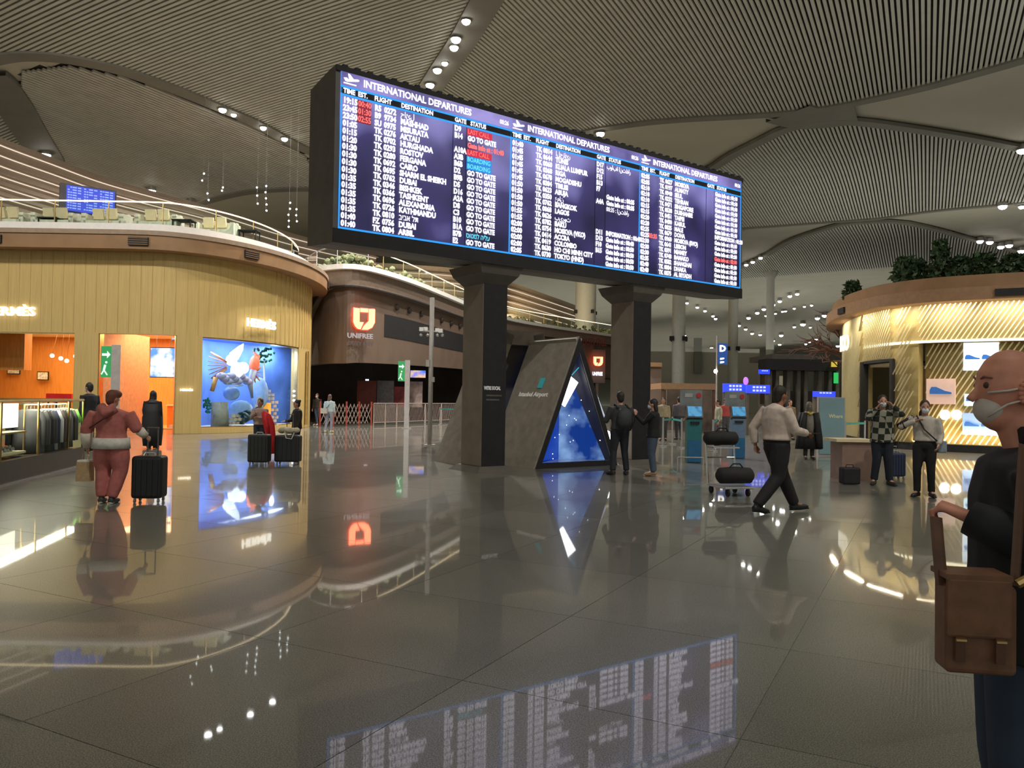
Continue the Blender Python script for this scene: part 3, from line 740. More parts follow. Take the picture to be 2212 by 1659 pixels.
# terrace railing ---------------------------------------------------
def railing(c, z0, h, label, step, pmin, pmax, ledm, postm):
    t = thing('terrace_railing', label, 'railing'); cr = c.resample(step)
    mb = MB(); P = [V3(p, z0 + h) for p in c.p]; mb.tube(P, .028, 6); mb.build('handrail', ledm, t)
    for i, p in enumerate(cr.p):
        x = proj(V3(p, z0))[0]
        if pmin < x < pmax: MB().tube([V3(p, z0), V3(p, z0 + h)], .025, 6).build('post', postm, t)
    for i in range(len(cr.p) - 1):
        a, b_ = cr.p[i], cr.p[i + 1]; x = proj(V3(a, z0))[0]
        if pmin < x < pmax:
            n = Vector((b_.y - a.y, a.x - b_.x)).normalized() * .012
            MB().slab(V3(a, z0 + .05), V3(b_, z0 + .05), V3(b_, z0 + h - .06), V3(a, z0 + h - .06), V3(n, 0)).build('glass_pane', MT['glass'], t)
    return t
rc = Curve([(0, 0), (1, 1)], 1); rc.p = [p for p in HC.off(-.75)]
rc2 = Curve([tuple(p) for p in rc.p if p.y < 42.5], 1)
railing(rc2, 8.02, 1.02, 'curved glass railing with glowing warm handrail on the left roof terrace', 2.1, -80, 700, MT['led'], MT['brass'])
# sofas
cush = mat('cream_cushion', (.80, .74, .60), .8)
sof = None
sofas = [(18, 'cut by the left frame edge'), (124, 'second from left'), (232, 'just right of the blue screen'), (345, 'fourth from left'), (470, 'rightmost')]
sof_meshes = None
for i, (px, l) in enumerate(sofas):
    Y = 32.0 if px < 400 else 33.3
    p = at_y(px, 470, Y)
    t = thing('sofa', 'cream cushioned lounge sofa on the left terrace, ' + l, 'sofa', (p.x, Y, 8.02), 0, 'cream sofas on the left terrace')
    if sof_meshes is None:
        a = MB().box((0, 0, .28), (1.5, .8, .34)).mesh('seat', cush); b_ = MB().box((0, .34, .62), (1.5, .2, .46)).mesh('backrest', cush)
        c_ = MB().box((0, 0, 0), (.18, .8, .62)).mesh('armrest', cush)
        d_ = MB().box((0, 0, 0), (.42, .14, .42), M=Matrix.Rotation(.3, 3, 'X')).mesh('cushion', MT['cream']); e_ = MB().tube([(0, 0, 0), (0, 0, .12)], .03).mesh('leg', MT['black'])
        sof_meshes = 1
    for nme, me, loc in [('seat', a, (0, 0, 0)), ('backrest', b_, (0, 0, 0)), ('armrest', c_, (-.76, 0, .43)), ('armrest', c_, (.76, 0, .43)), ('cushion', d_, (-.4, .1, .82)), ('cushion', d_, (.12, .1, .84)), ('leg', e_, (-.7, -.3, 0)), ('leg', e_, (.7, -.3, 0)), ('leg', e_, (-.7, .3, 0)), ('leg', e_, (.7, .3, 0))]:
        o = bpy.data.objects.new(nme, me); COL.objects.link(o); o.parent = t; o.location = loc
for px, l in ((110, 'left of the terrace screen'), (398, 'between the two right sofas'), (540, 'right of the last sofa')):
    Y = 31.8 if px < 500 else 33.6; p = at_y(px, 470, Y); t = thing('low_table', 'dark low square table on the left terrace, ' + l, 'table', (p.x, Y, 8.02))
    MB().box((0, 0, .52), (.8, .6, .04)).build('table_top', MT['black'], t)
    for sx in (-.35, .35):
        for sy in (-.25, .25): MB().box((sx, sy, .25), (.04, .04, .5)).build('leg', MT['black'], t)
# striped terrace wall + small board
def striped_wall(pts, z0, z1, zs, label, m):
    c = Curve(pts, 6); t = thing('ribbed_balcony_wall', label, 'wall')
    MB().ribbon(c.off(0), c.off(-.5), z0, z1).build('cladding', m, t)
    for z in zs:
        mb = MB(); mb.ribbon(c.off(.06), c.off(-.02), z, z + .035); mb.build('light_strip', MT['ledline'], t)
        mb = MB(); mb.ribbon(c.off(.35), c.off(-.02), z + .06, z + .12); mb.build('ledge', m, t)
    return t
striped_wall([(-30, 30), (-27.9, 38), (-27.3, 42), (-26.6, 45), (-25.8, 48.5), (-24.4, 51.6), (-22.1, 55.8), (-20.6, 59.8), (-18, 66), (-13, 74)], 6, 15, [14.55 - .55 * k for k in range(11)], 'beige balcony wall with thin glowing horizontal lines behind the left terrace', MT['terrace'])
P3 = [(-24, 76), (-16, 74), (-9.9, 75), (-4.8, 77.5), (-.5, 85), (7.9, 104), (12, 115)]
striped_wall(P3, 8, 14.2, [9.2, 9.9, 10.6, 11.3, 12.0, 12.7, 13.4], 'beige ribbed balcony wall glowing behind the middle shop roof', mat('beige2', (.40, .31, .22), .6))
light('AREA', 'balcony_light', (-6, 70, 9.6), 500, (1, .82, .55), 10, 2, (-5, 80, 12))
light('AREA', 'balcony_light', (3, 84, 9.6), 700, (1, .8, .5), 10, 2, (6, 100, 13))
def dirs(ang):
    return Vector((sin(ang), cos(ang), 0)), Vector((cos(ang), -sin(ang), 0))
DX = Vector((.807, .59, 0)).normalized(); DN = Vector((DX.y, -DX.x, 0)); UPZ = Vector((0, 0, 1))
p = at_y(143, 449, 36); t = thing('terrace_board', 'small blue departures screen standing behind the left terrace sofas', 'screen', (p.x, p.y, 0))
W_ = 2.0; zb = 9.9; hh_ = 1.15
MB().slab(-DN * .15 + UPZ * (zb - .1) - DX * .25, DX * (W_ + .1) - DN * .15 + UPZ * (zb - .1), DX * (W_ + .1) - DN * .15 + UPZ * (zb + hh_ + .1), -DN * .15 - DX * .25 + UPZ * (zb + hh_ + .1), -DN * .3).build('casing', MT['casing'], t)
MB().slab(UPZ * zb, DX * W_ + UPZ * zb, DX * W_ + UPZ * (zb + hh_), UPZ * (zb + hh_), -DN * .14).build('screen_face', emat('blue_scr', (.05, .08, .75), 1.0), t)
for k in range(3):
    for j in range(9):
        for a, b_ in ((.06, .12), (.22, .1), (.36, .25), (.68, .2)):
            if random.random() < .85:
                o = MB(); q = DX * (W_ / 3 * (k + a)) + DN * .01 + UPZ * (zb + .08 + j * .12)
                o.slab(q, q + DX * (W_ / 3 * b_), q + DX * (W_ / 3 * b_) + UPZ * .055, q + UPZ * .055, DN * .01)
                if j == 0 and a == .06: acc = MB()
                acc.v += []; n0 = len(acc.v); acc.v += o.v; acc.f += [[i + n0 for i in f] for f in o.f]; acc.mi += o.mi
    tag(acc.build('text_rows', emat('scr_rows', (.35, .5, 1), 1.0), t), kind='stuff')
for s in (.5, W_ - .5): MB().box(DX * s - DN * .3 + UPZ * 9.0, (.2, .2, 2)).build('leg', MT['casing'], t)
# hanging sparkles
spark = emat('sparkle', (.95, 1, 1), 6)
for i, (x, y0, y1, n, l) in enumerate([(439, 375, 390, 2, 'short strand left, high above the railing'), (449, 418, 432, 2, 'low strand under the short left strand'), (481, 405, 412, 2, 'strand between the left and middle strands'), (556, 405, 440, 3, 'left one of the middle pair'), (575, 402, 455, 5, 'right one of the middle pair'), (625, 438, 490, 5, 'long strand right of the railing curve'), (641, 452, 478, 3, 'rightmost strand beside the board casing')]):
    a = at_y(x, y0, 37); b_ = at_y(x, y1, 37); t = thing('hanging_light_strand', 'strand of tiny hanging lights over the left terrace, ' + l, 'lights', (a.x, 37, 0), 0, 'sparkling light strands')
    MB().tube([(0, 0, zc(*vu(a.x, 37)) + .1), (0, 0, b_.z)], .006, 4).build('wire', MT['chrome'], t)
    for k in range(n):
        MB().ball((random.uniform(-.05, .05), 0, a.z + (b_.z - a.z) * k / max(1, n - 1)), .045, 6).build('bulb', spark, t)

# ================================================================== DUTY FREE BUILDING (centre)
P2 = [(-14.5, 50), (-12.9, 47.5), (-11.7, 45.2), (-10.5, 43.0), (-9.3, 41.9), (-8.2, 42.0), (-6.6, 46), (-5.2, 51.5), (-3.6, 58), (-.5, 67.8), (4.5, 75.5), (9.3, 81.6), (11.3, 85), (11.5, 90)]
C2 = Curve(P2, 6); n2_ = len(C2.p)
duty = thing('duty_free_building', 'taupe curved duty free building with dark open front in the middle', 'building')
zb2 = [3.3 + .6 * min(1, max(0, (i / (n2_ - 1) - .35) * 2.5)) for i in range(n2_)]
MB().ribbon(C2.off(0), C2.off(-.4), zb2, 8.2).build('front_wall', MT['brown'], duty)
# proud upper band with rounded left shoulder
i0 = 0; fpk = C2.find(722)
zz = []
for i in range(n2_):
    pxx = proj(V3(C2.p[i], 7))[0] if i > 3 else 660
    if pxx < 738 and i < n2_ * .45:
        K = [(738, 7.35), (722, 7.32), (706, 7.15), (692, 6.7), (680, 6.1), (671, 5.2), (664, 3.4), (500, 3.35)]
        for (xa, za), (xb, zb__) in zip(K, K[1:]):
            if xb <= pxx <= xa: zz.append(za + (zb__ - za) * (xa - pxx) / (xa - xb)); break
    else: zz.append(7.35)
MB().ribbon(C2.off(.4), C2.off(.0), zz, 8.2).build('arched_band', mat('taupe_band', (.19, .135, .10), .6), duty)
MB().ribbon(C2.off(.44), C2.off(.3), [z - .05 for z in zz], [z + .03 for z in zz]).build('arch_edge', MT['black'], duty)
BK = [(-20, 50), (-15, 51.5), (-11.5, 57), (-8.5, 67), (-4, 77), (4, 86), (9, 92)]
MB().prism([tuple(p) for p in C2.off(.7)] + BK[::-1], 8.2, 8.46).build('roof_slab', MT['white'], duty)
MB().prism([tuple(p) for p in C2.off(.5)] + BK[::-1], 8.46, 8.48).build('added_dark_deck', MT['darkdeck'], duty)  # same added dark layer here, unseen from the floor, against bounced light
f0 = C2.find(828); f1 = C2.find(1120); c = C2.sub(f0, f1)
MB().ribbon(c.off(.03), c.off(-.02), 4.95, 6.2).build('dark_sign_panel', MT['black'], duty)
for x in (853, 880, 906, 950, 971, 990, 1120, 1150):
    p, tg, n = C2.at(C2.find(x)); q = p + n * .02
    MB().tube([V3(q, 6.75), V3(q + n * .14, 6.72)], [.19, .15], 12).build('round_vent', MT['dark'], duty)
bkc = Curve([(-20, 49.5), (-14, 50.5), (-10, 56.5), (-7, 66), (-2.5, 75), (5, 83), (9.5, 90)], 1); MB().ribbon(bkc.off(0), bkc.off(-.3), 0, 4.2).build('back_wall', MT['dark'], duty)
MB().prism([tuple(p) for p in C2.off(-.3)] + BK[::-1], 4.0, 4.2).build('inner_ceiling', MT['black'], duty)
# logo
def logo(parent, P, X, s):
    X = Vector(X).normalized(); Zn = X.cross(UPZ); 
    def pt(a, b_): return Vector(P) + X * (a * s) + UPZ * (b_ * s)
    U = [(-.5, .5), (-.22, .5), (-.22, -.12), (-.02, -.12), (-.16, -.45), (-.3, -.42), (-.42, -.3), (-.5, -.12)]
    R_ = [(.5, .5), (.22, .5), (.22, -.05), (.0, -.28), (-.1, -.46), (.18, -.45), (.38, -.34), (.5, -.1)]
    T_ = [(-.18, .5), (.18, .5), (.18, .34), (-.18, .34)]
    for k, pl in enumerate((U, R_[::-1], T_)):
        MB().ngon([pt(*q) + Zn * .05 for q in pl], Zn * .10).build('logo_panel', MT['redcore'], parent)
    mb = MB()
    for pl in (U, R_, T_):
        c = [pt(*q) + Zn * .03 for q in pl]; mb.tube(c + [c[0]], .055 * s / 1.15, 6)
    mb.build('logo_outline', MT['red'], parent)
p, tg, n = C2.at(C2.find(783)); X = at_y(815, 690, p.y + .6) - at_y(755, 690, p.y - .1); X.z = 0; X.normalize()
LN = X.cross(UPZ); q = Vector((p.x, p.y, 5.62)) + LN * .55 - X * .16
sg = thing('duty_free_sign', 'glowing red and orange emblem sign with white letters on the taupe wall', 'sign')
logo(sg, q, X, 1.16)
text('sign_letters', 'UNIFREE', .36, emat('dim_white', (.6, .55, .55), .75), sg, q - X * .86 - UPZ * .98, X, ext=.02, bold=.008, sx=1.02)
text('sign_letters', 'DUTY FREE', .28, emat('dim_dark', (.16, .11, .11), .55), sg, q - X * .82 - UPZ * 1.36, X, ext=.02, bold=.004, sx=1.0)
mb = MB()
for a in (-.4, .4): mb.tube([q + X * a, q + X * a - LN * .9], .03, 6)
mb.build('sign_bracket', MT['black'], sg)
p2 = at_y(1290, 785, 80.3); sg2 = thing('duty_free_sign', 'small distant glowing red emblem sign right of the triangular booth', 'sign')
X2 = Vector((1, .15, 0)).normalized(); logo(sg2, Vector((p2.x, 79.6, p2.z + .15)), X2, .95)
text('sign_letters', 'UNIFREE', .5, MT['txt'], sg2, Vector((p2.x - .55, 79.5, p2.z - 1.25)), X2, ext=.02, bold=.02, sx=.55)
MB().box((p2.x, 80.2, p2.z - .3), (1.6, .2, 3.4)).build('sign_board', MT['brown'], sg2); MB().box((p2.x, 80.3, (p2.z - 2) / 2), (.3, .2, p2.z - 2)).build('sign_post', MT['brown'], sg2)
t = thing('dark_red_sign', 'dark unlit red lettering on the far end of the duty free building', 'sign')
a = at_y(1258, 737, 77.5); text('sign_letters', 'DUTY FREE', 1.0, mat('dull_red', (.16, .02, .015), .6), t, a - UPZ * .4, (1, .2, 0), ext=.05, bold=.02, sx=.5)
# roof railing of duty free
c_all = C2.off(.2); kk = int(C2.find(826)); c = Curve([tuple(p) for p in c_all[8:kk + 1]], 1)
railing(c, 8.48, .98, 'unlit glass railing with steel handrail at the curved left end of the duty free roof', 2.0, 660, 840, MT['chrome'], MT['chrome'])
c = Curve([tuple(p) for p in c_all[kk:-4]], 1)
railing(c, 8.48, .98, 'long straight glass railing with glowing handrail on the duty free roof', 2.4, 690, 1305, MT['led'], MT['brass'])
# plants/warm clutter behind railing
t = thing('planter_row', 'row of warm lit low plants behind the duty free roof railing', 'plants')
mb = MB()
cc_ = C2.off(-1.0)
for i, p in enumerate(cc_[8:-5]):
    for k in range(7):
        mb.ball(V3(p + Vector((random.uniform(-.5, .5), random.uniform(-.5, .5))), 8.6 + random.uniform(0, .5)), random.uniform(.08, .2), 6)
tag(mb.build('foliage', mat('pale_leaf', (.26, .25, .13), .7, var=.4), t), kind='stuff')
MB().ribbon(Curve([tuple(p) for p in C2.off(-.7)[8:-5]], 1).off(0), Curve([tuple(p) for p in C2.off(-1.3)[8:-5]], 1).off(0), 8.48, 8.7).build('trough', MT['cream'], t)
# contents of dark shop
def panel(name, label, cat, px0, px1, y0, y1, off, m):
    a = C2.at(C2.find((px0 + px1) / 2))[0]; Y = a.y + off; A_ = at_y(px0, y0, Y); B_ = at_y(px1, y1, Y); 
    return MB().box(((A_.x + B_.x) / 2, Y, (A_.z + max(0, B_.z)) / 2), (B_.x - A_.x, .08, A_.z - max(0, B_.z))).build(name, m, None, label=label, cat=cat)
panel('poster', 'dark red poster panel inside the dark duty free front', 'poster', 772, 812, 822, 884, 4.5, mat('darkred', (.10, .008, .008), .5))
panel('poster', 'grey portrait poster panel in the dark duty free front', 'poster', 886, 912, 824, 880, 2.2, mat('greyposter', (.30, .22, .20), .5, var=.5, scale=2))
panel('poster', 'red and grey poster panel left of the green sign post', 'poster', 852, 878, 835, 880, 3.2, mat('redposter', (.22, .03, .03), .5, var=.6, scale=2))
panel('poster', 'pale grey dim poster panel right of the dark red one', 'poster', 815, 850, 822, 880, 3.8, mat('dimgrey', (.12, .11, .12), .5, var=.3))
tag(MB().box(at_y(903, 808, 50), (.95, .1, .45)).build('shop_screen', emat_noise('warm_scr', (.05, .2, 1), (1, .6, .2), 1.1, 3)), 'small lit blue and amber screen beside the green sign post', 'screen')
tag(MB().box(at_y(793, 823, 48), (.2, .05, .22)).build('exit_light', emat('exitw', (.7, .8, 1), 2)), 'tiny bluish white light in the dark duty free front', 'lamp')
# accordion barrier
ac = thing('accordion_barrier', 'folding lattice barrier with red posts across the dark duty free front', 'barrier')
a = at_z(690, 921); b_ = at_z(803, 919); dv = b_ - a; L = dv.length; dv.normalize(); n_ = Vector((dv.y, -dv.x, 0))
lat = mat('lattice_metal', (.5, .4, .36), .4, .4); redp = mat('red_post', (.35, .05, .03), .5)
N = 14; st = L / N
for k in range(N + 1):
    for s in (-1, 1):
        x0 = k * st; x1 = x0 + s * st * 2
        if 0 <= x1 <= L + .01:
            mb = MB(); mb.tube([a + dv * x0 + UPZ * .12 + n_ * (.02 * s), a + dv * x1 + UPZ * 1.15 + n_ * (.02 * s)], .018, 4); mb.build('lattice_bar', lat, ac)
for k in range(5): q = a + dv * (L * k / 4 * .98 + .02); MB().tube([q, q + UPZ * 1.28], .05, 8).build('post', redp, ac)
mf = thing('metal_fence', 'row of slim metal crowd barriers with slanted bars right of the folding barrier', 'fence')
fc = [at_z(806, 919), at_z(880, 916), at_z(985, 911)]
for s in range(2):
    A_, B_ = fc[s], fc[s + 1]; nseg = 3 - s
    for j in range(3):
        p0 = A_.lerp(B_, j / 3 + .008); p1 = A_.lerp(B_, (j + 1) / 3 - .008); mb = MB()
        mb.tube([p0 + UPZ * .0, p0 + UPZ * 1.2, p1 + UPZ * 1.2, p1], .03, 6); mb.tube([p0 + UPZ * .15, p1 + UPZ * .15], .02, 6)
        fr = mb.build('barrier_frame', lat, mf); mb = MB()
        m_ = 14
        for k in range(1, m_): q0 = p0.lerp(p1, (k - .6) / m_); q1 = p0.lerp(p1, (k + .6) / m_ if k < m_ - 1 else 1); mb.tube([q0 + UPZ * .15, q1 + UPZ * 1.2], .012, 4)
        mb.build('barrier_bars', lat, fr)

# ================================================================== MAIN BOARD
PB = Vector((-.63, 16.6, 0))       # near corner of the left leg
def B(t_, s_, z): return PB + DX * t_ + (-DN) * s_ + UPZ * z     # t along the screen, s away from it (behind)
board = thing('departures_board', 'huge black framed departures screen on two dark square legs', 'departures board')
T0, T1 = -3.51, 8.22; ZB, ZT = 4.36, 7.62; S0, S1 = -.25, .95
def bslab(t0, t1, s0, s1, z0, z1, name, m, parent=board, bv=0, zs=None):
    o = MB().slab(B(t0, s0, z0), B(t1, s0, z0), B(t1, s0, z1), B(t0, s0, z1), -DN * (s1 - s0)).build(name, m, parent)
    if bv: bevel(o, bv)
    return o
# casing: body with chamfered back
prof = [(S0, ZB), (S0, ZT), (S0 + .25, ZT), (S1, ZT - .1), (S1, ZB + .1), (S0 + .25, ZB)]
mb = MB(); mb.add([B(T0, s, z) for s, z in prof] + [B(T1, s, z) for s, z in prof], [(5, 4, 3, 2, 1, 0), (6, 7, 8, 9, 10, 11)] + [(i, (i + 1) % 6, 6 + (i + 1) % 6, 6 + i) for i in range(6)])
mb.build('casing', MT['casing'], board)
for k in range(46):
    t_ = T0 + .15 + k * (T1 - T0 - .3) / 45; bslab(t_, t_ + .10, S0 + .02, S1 - .1, ZT, ZT + .06, 'cooling_fin', MT['black'])
bslab(T0, T1, S0 - .03, S0, ZB, ZB + .26, 'lower_bezel', MT['black']); bslab(T0, T1, S0 - .03, S0, ZT - .1, ZT, 'upper_bezel', MT['black'])
SL = T0 + .09; SR = T1 - .09; SB, ST = ZB + .26, ZT - .1
PW = (SR - SL) / 3; SH = ST - SB
rows_t = ['19:15', '23:45', '23:50', '01:05', '01:15', '01:20', '01:30', '01:30', '01:30', '01:30', '01:35', '01:35', '01:35', '01:35', '01:35', '01:40', '01:40']
rows_e = ['00:40', '01:30', '02:55']
rows_c = ['R5', 'B9', 'SU'] + ['TK'] * 12 + ['FZ', 'TK']
rows_n = ['0272', '9734', '0975', '0276', '0702', '0293', '0280', '0692', '0695', '0762', '0346', '0366', '0696', '0726', '0810', '0756', '0804']
rows_d = ['حائل', 'MASHHAD', 'MISURATA', 'AKTAU', 'HURGHADA', 'ROSTOV', 'FERGANA', 'CAIRO', 'SHARM EL SHEIKH', 'DUBAI', 'BISHKEK', 'TASHKENT', 'ALEXANDRIA', 'KATHMANDU', 'ביבא לת', 'DUBAI', 'ARBIL']
rows_g = ['D9', 'B14', '', 'A10A', 'A3B', 'B6B', 'D2', 'B9B', 'D5', 'D16', 'A2A', 'D8', 'C3', 'B10', 'B1A', 'B7B', 'E2']
rows_s = [('LAST CALL', 'R'), ('GO TO GATE', 'W'), ('Gate info at : 01:40', 'r'), ('LAST CALL', 'R'), ('BOARDING', 'C'), ('BOARDING', 'C')] + [('GO TO GATE', 'W')] * 9 + [('סוטמל הילע', 'c'), ('GO TO GATE', 'W')]
gi = 'Gate info at : 0'
p2t = ['01:40', '01:45', '01:45', '01:45', '01:45', '01:45', '01:50', '01:50', '01:50', '01:50', '01:55', '01:55', '02:00', '02:00', '02:00', '02:00', '02:05', '02:05', '02:05', '02:05', '02:05']
p2n = ['0814', '0644', '0060', '0368', '0678', '0384', '0623', '0350', '0762', '0068', '0626', '0782', '0754', '0414', '0419', '0630', '0730', '0162', '0198', '0052', '0198']
p2d = ['الجزائر', 'TUNIS', 'KUALA LUMPUR', 'RIGA', 'MOGADISHU', 'TBILISI', 'ABUJA', 'عمان', 'BANGKOK', 'LAGOS', 'بيروت', 'BAKU', 'MOSKVA (VKO)', 'ACCRA', 'COLOMBO', 'HO CHI MINH CITY', 'TOKYO (HND)']
p2g = ['D17', 'D12', 'F15', 'B13', 'F7', '', 'A4A', '', '', '', '', 'D11', 'D13', 'F10', 'B15', '', '', '']
p2s = [('بوابة انتظار', 'W'), None, None, None, None, (gi + '0:35', 'W'), (gi + '0:35', 'W'), ('00:35 : انتظار', 'W'), None, None, None, ('INFORMATION : 00:40', 'W'), ('Gate info at : 00:40', 'W')] + [(gi + '0:50', 'W')] * 4
p3d = ['MOSKVA', 'ALMATY', 'SEUL', 'TEHRAN', 'SINGAPORE', 'DUSHANBE', 'TAIPEI', 'KABUL', 'MALE', 'DOHA', 'MOSKVA (SVO)', 'LISBON', 'NIAMEY', 'BAMAKO', 'SHANGHAI', 'DHAKA', 'KHARTOUM', 'MANILA', 'DELHI', 'JAKARTA', 'TASHKENT', 'N DELHI', 'AL RIYADH']
def screen_panel(k, label):
    x0 = SL + k * PW
    sp = bslab(x0 + .004, x0 + PW - .004, S0 - .02, S0, SB, ST, 'screen_panel', MT['scr']); sp['label'] = label
    def R(a0, a1, b0, b1, name, m, s=-.012): # fractions from left, top
        return MB().slab(B(x0 + a0 * PW, S0 - .02 + s, ST - b1 * SH), B(x0 + a1 * PW, S0 - .02 + s, ST - b1 * SH), B(x0 + a1 * PW, S0 - .02 + s, ST - b0 * SH), B(x0 + a0 * PW, S0 - .02 + s, ST - b0 * SH), -DN * .008).build(name, m, sp)
    R(.0, 1, .0, .085, 'header_band', MT['scrhead'])
    R(0, 1, .088, .100, 'blue_line', MT['line']); R(0, 1, .140, .152, 'blue_line', MT['line']); R(0, 1, .988, 1.0, 'blue_line', MT['line'])
    R(0, .007, 0, 1, 'blue_line', MT['line']); 
    if k == 2: R(.993, 1, 0, 1, 'blue_line', MT['line'])
    R(.0, 1, .101, .139, 'column_header_band', MT['black'])
    for a in (.63, .713): R(a, a + .002, .153, .987, 'column_divider', MT['black'])
    def T(a, b_, body, size, m, name='text_column', bold=.0035, sx=.9, spacing=1, align='LEFT'):
        return text(name, body, size, m, sp, B(x0 + a * PW, S0 - .045, ST - b_ * SH), DX, ext=.002, bold=bold, sx=sx, spacing=spacing, align=align)
    # plane pictogram
    def pp(a, b_): return B(x0 + a * PW, S0 - .046, ST - b_ * SH)
    mb = MB(); mb.ngon([pp(.012, .040), pp(.028, .036), (pp(.036, .045)), pp(.085, .030), pp(.094, .036), pp(.088, .044), pp(.03, .062), pp(.02, .058)], DN * .004)
    mb.ngon([pp(.040, .048), pp(.034, .008), pp(.044, .010), pp(.068, .042)], DN * .005); mb.ngon([pp(.012, .068), pp(.078, .068), pp(.078, .076), pp(.012, .076)], DN * .004)
    mb.build('plane_icon', MT['txt'], sp)
    T(.115, .066, 'INTERNATIONAL DEPARTURES', .185, MT['txt'], 'title', .005, .93)
    T(.985, .066, '00:26', .13, MT['txt'], 'clock', .003, .8, align='RIGHT')
    for a, s in ((.012, 'TIME'), (.088, 'EST.'), (.175, 'FLIGHT'), (.322, 'DESTINATION'), (.637, 'GATE'), (.735, 'STATUS')): T(a, .135, s, .125, MT['txt'], 'column_header', .004, .88)
    if k == 0: nr, t_, c_, n_, d_, g_, s_ = 17, rows_t, rows_c, rows_n, rows_d, rows_g, rows_s
    elif k == 1: nr, t_, c_, n_, d_, g_, s_ = 17, p2t[:17], ['TK'] * 17, p2n[:17], p2d, p2g, p2s
    else:
        nr = 17; t_ = ['02:%02d' % m_ for m_ in (5, 5, 10, 10, 10, 15, 15, 20, 20, 25, 25, 30, 30, 30, 35, 40, 40)]; c_ = ['TK'] * 17
        n_ = ['%04d' % random.randint(40, 980) for _ in range(17)]; d_ = p3d[:16] + ['AL RIYADH']; g_ = [''] * 17; s_ = [('Gate info at : 01:%02d' % random.choice((10, 15, 20)), 'W')] * 17; s_[12] = ('Gate info at : 02:10', 'r')
        s_ = list(s_); s_[8] = ('INFORMATION : 01:20', 'W')
    pitch = .832 / nr
    for i in range(nr):
        y = .155 + pitch * (i + .86)
        rowt = [(.012, t_[i])]
        T(.012, y, t_[i], .150, MT['txt'], 'time', .0075, .86)
        T(.178, y, c_[i], .150, MT['txt'], 'airline_code', .0075, .82); T(.229, y, n_[i], .150, MT['txt'], 'flight_number', .0075, .84)
        T(.320, y, d_[i], .150, MT['txt'], 'destination', .0075, .86)
        if i < len(g_) and g_[i]: T(.637, y, g_[i], .150, MT['txt'], 'gate', .0075, .82)
        if i < len(s_) and s_[i]:
            b_, q = s_[i]; 
            if q in 'RC':
                R(.717, .717 + (.16 if q == 'C' else .16), y - pitch * .80, y + pitch * .14, 'status_fill', MT['redfill'] if q == 'R' else MT['cyanfill'])
                T(.719, y, b_, .135, MT['txtred'] if q == 'R' else MT['txtcyan'], 'status', .001, .82)
            else: T(.719, y, b_, .145, {'W': MT['txt'], 'r': MT['txtred'], 'c': MT['txtcyan']}[q], 'status', .0075, .80)
    if k == 0:
        for i, e in enumerate(rows_e): R(.086, .160, .155 + pitch * (i + .02), .155 + pitch * (i + .98), 'estimate_fill', MT['estfill']); T(.090, .155 + pitch * (i + .86), e, .150, MT['txtred'], 'estimated_time', .004, .80)
    if k == 2: T(.085, .155 + pitch * 10.86, '03:35', .150, MT['txtred'], 'estimated_time', .006, .86)
for k, l in enumerate(('left third of the lit screen with red and cyan status entries', 'middle third of the lit screen', 'right third of the lit screen')): screen_panel(k, l)
for tt, lab in ((0, 'left'), (4.41, 'right')):
    w_ = .62; dp = .78
    lg = MB().slab(B(tt, 0, .12), B(tt + w_, 0, .12), B(tt + w_, 0, 4.0), B(tt, 0, 4.0), -DN * dp).build('leg', [MT['column']], board); bevel(lg, .012)
    # black front sheet: the leg's unlit side put into the colour
    bslab(tt + .01, tt + w_ - .01, -.012, .0, .12, 4.0, 'front_shade_sheet', MT['black'], lg)
    for (z0, z1, e0, e1, nm) in ((3.98, 4.18, .0, .17, 'capital'), (4.18, 4.37, .17, .24, 'capital'), (.0, .12, .20, .06, 'foot')):
        vs = [B(tt - e0, -e0, z0), B(tt + w_ + e0, -e0, z0), B(tt + w_ + e0, dp + e0, z0), B(tt - e0, dp + e0, z0), B(tt - e1, -e1, z1), B(tt + w_ + e1, -e1, z1), B(tt + w_ + e1, dp + e1, z1), B(tt - e1, dp + e1, z1)]
        MB().add(vs, [(0, 3, 2, 1), (4, 5, 6, 7), (0, 1, 5, 4), (1, 2, 6, 5), (2, 3, 7, 6), (3, 0, 4, 7)]).build(nm, MT['casing'], lg)
text('leg_lettering', "WE'RE SOCIAL", .105, emat('dim_letters', (.7, .68, .62), .5), board, B(.04, -.02, 1.74), DX, ext=.002, bold=.004, sx=.62)
for k_ in range(2): bslab(.10, .50 - .06 * k_, -.018, -.012, 1.60 - .09 * k_, 1.635 - .09 * k_, 'faint_caption_line', mat('dim_caption', (.10, .095, .085), .6))
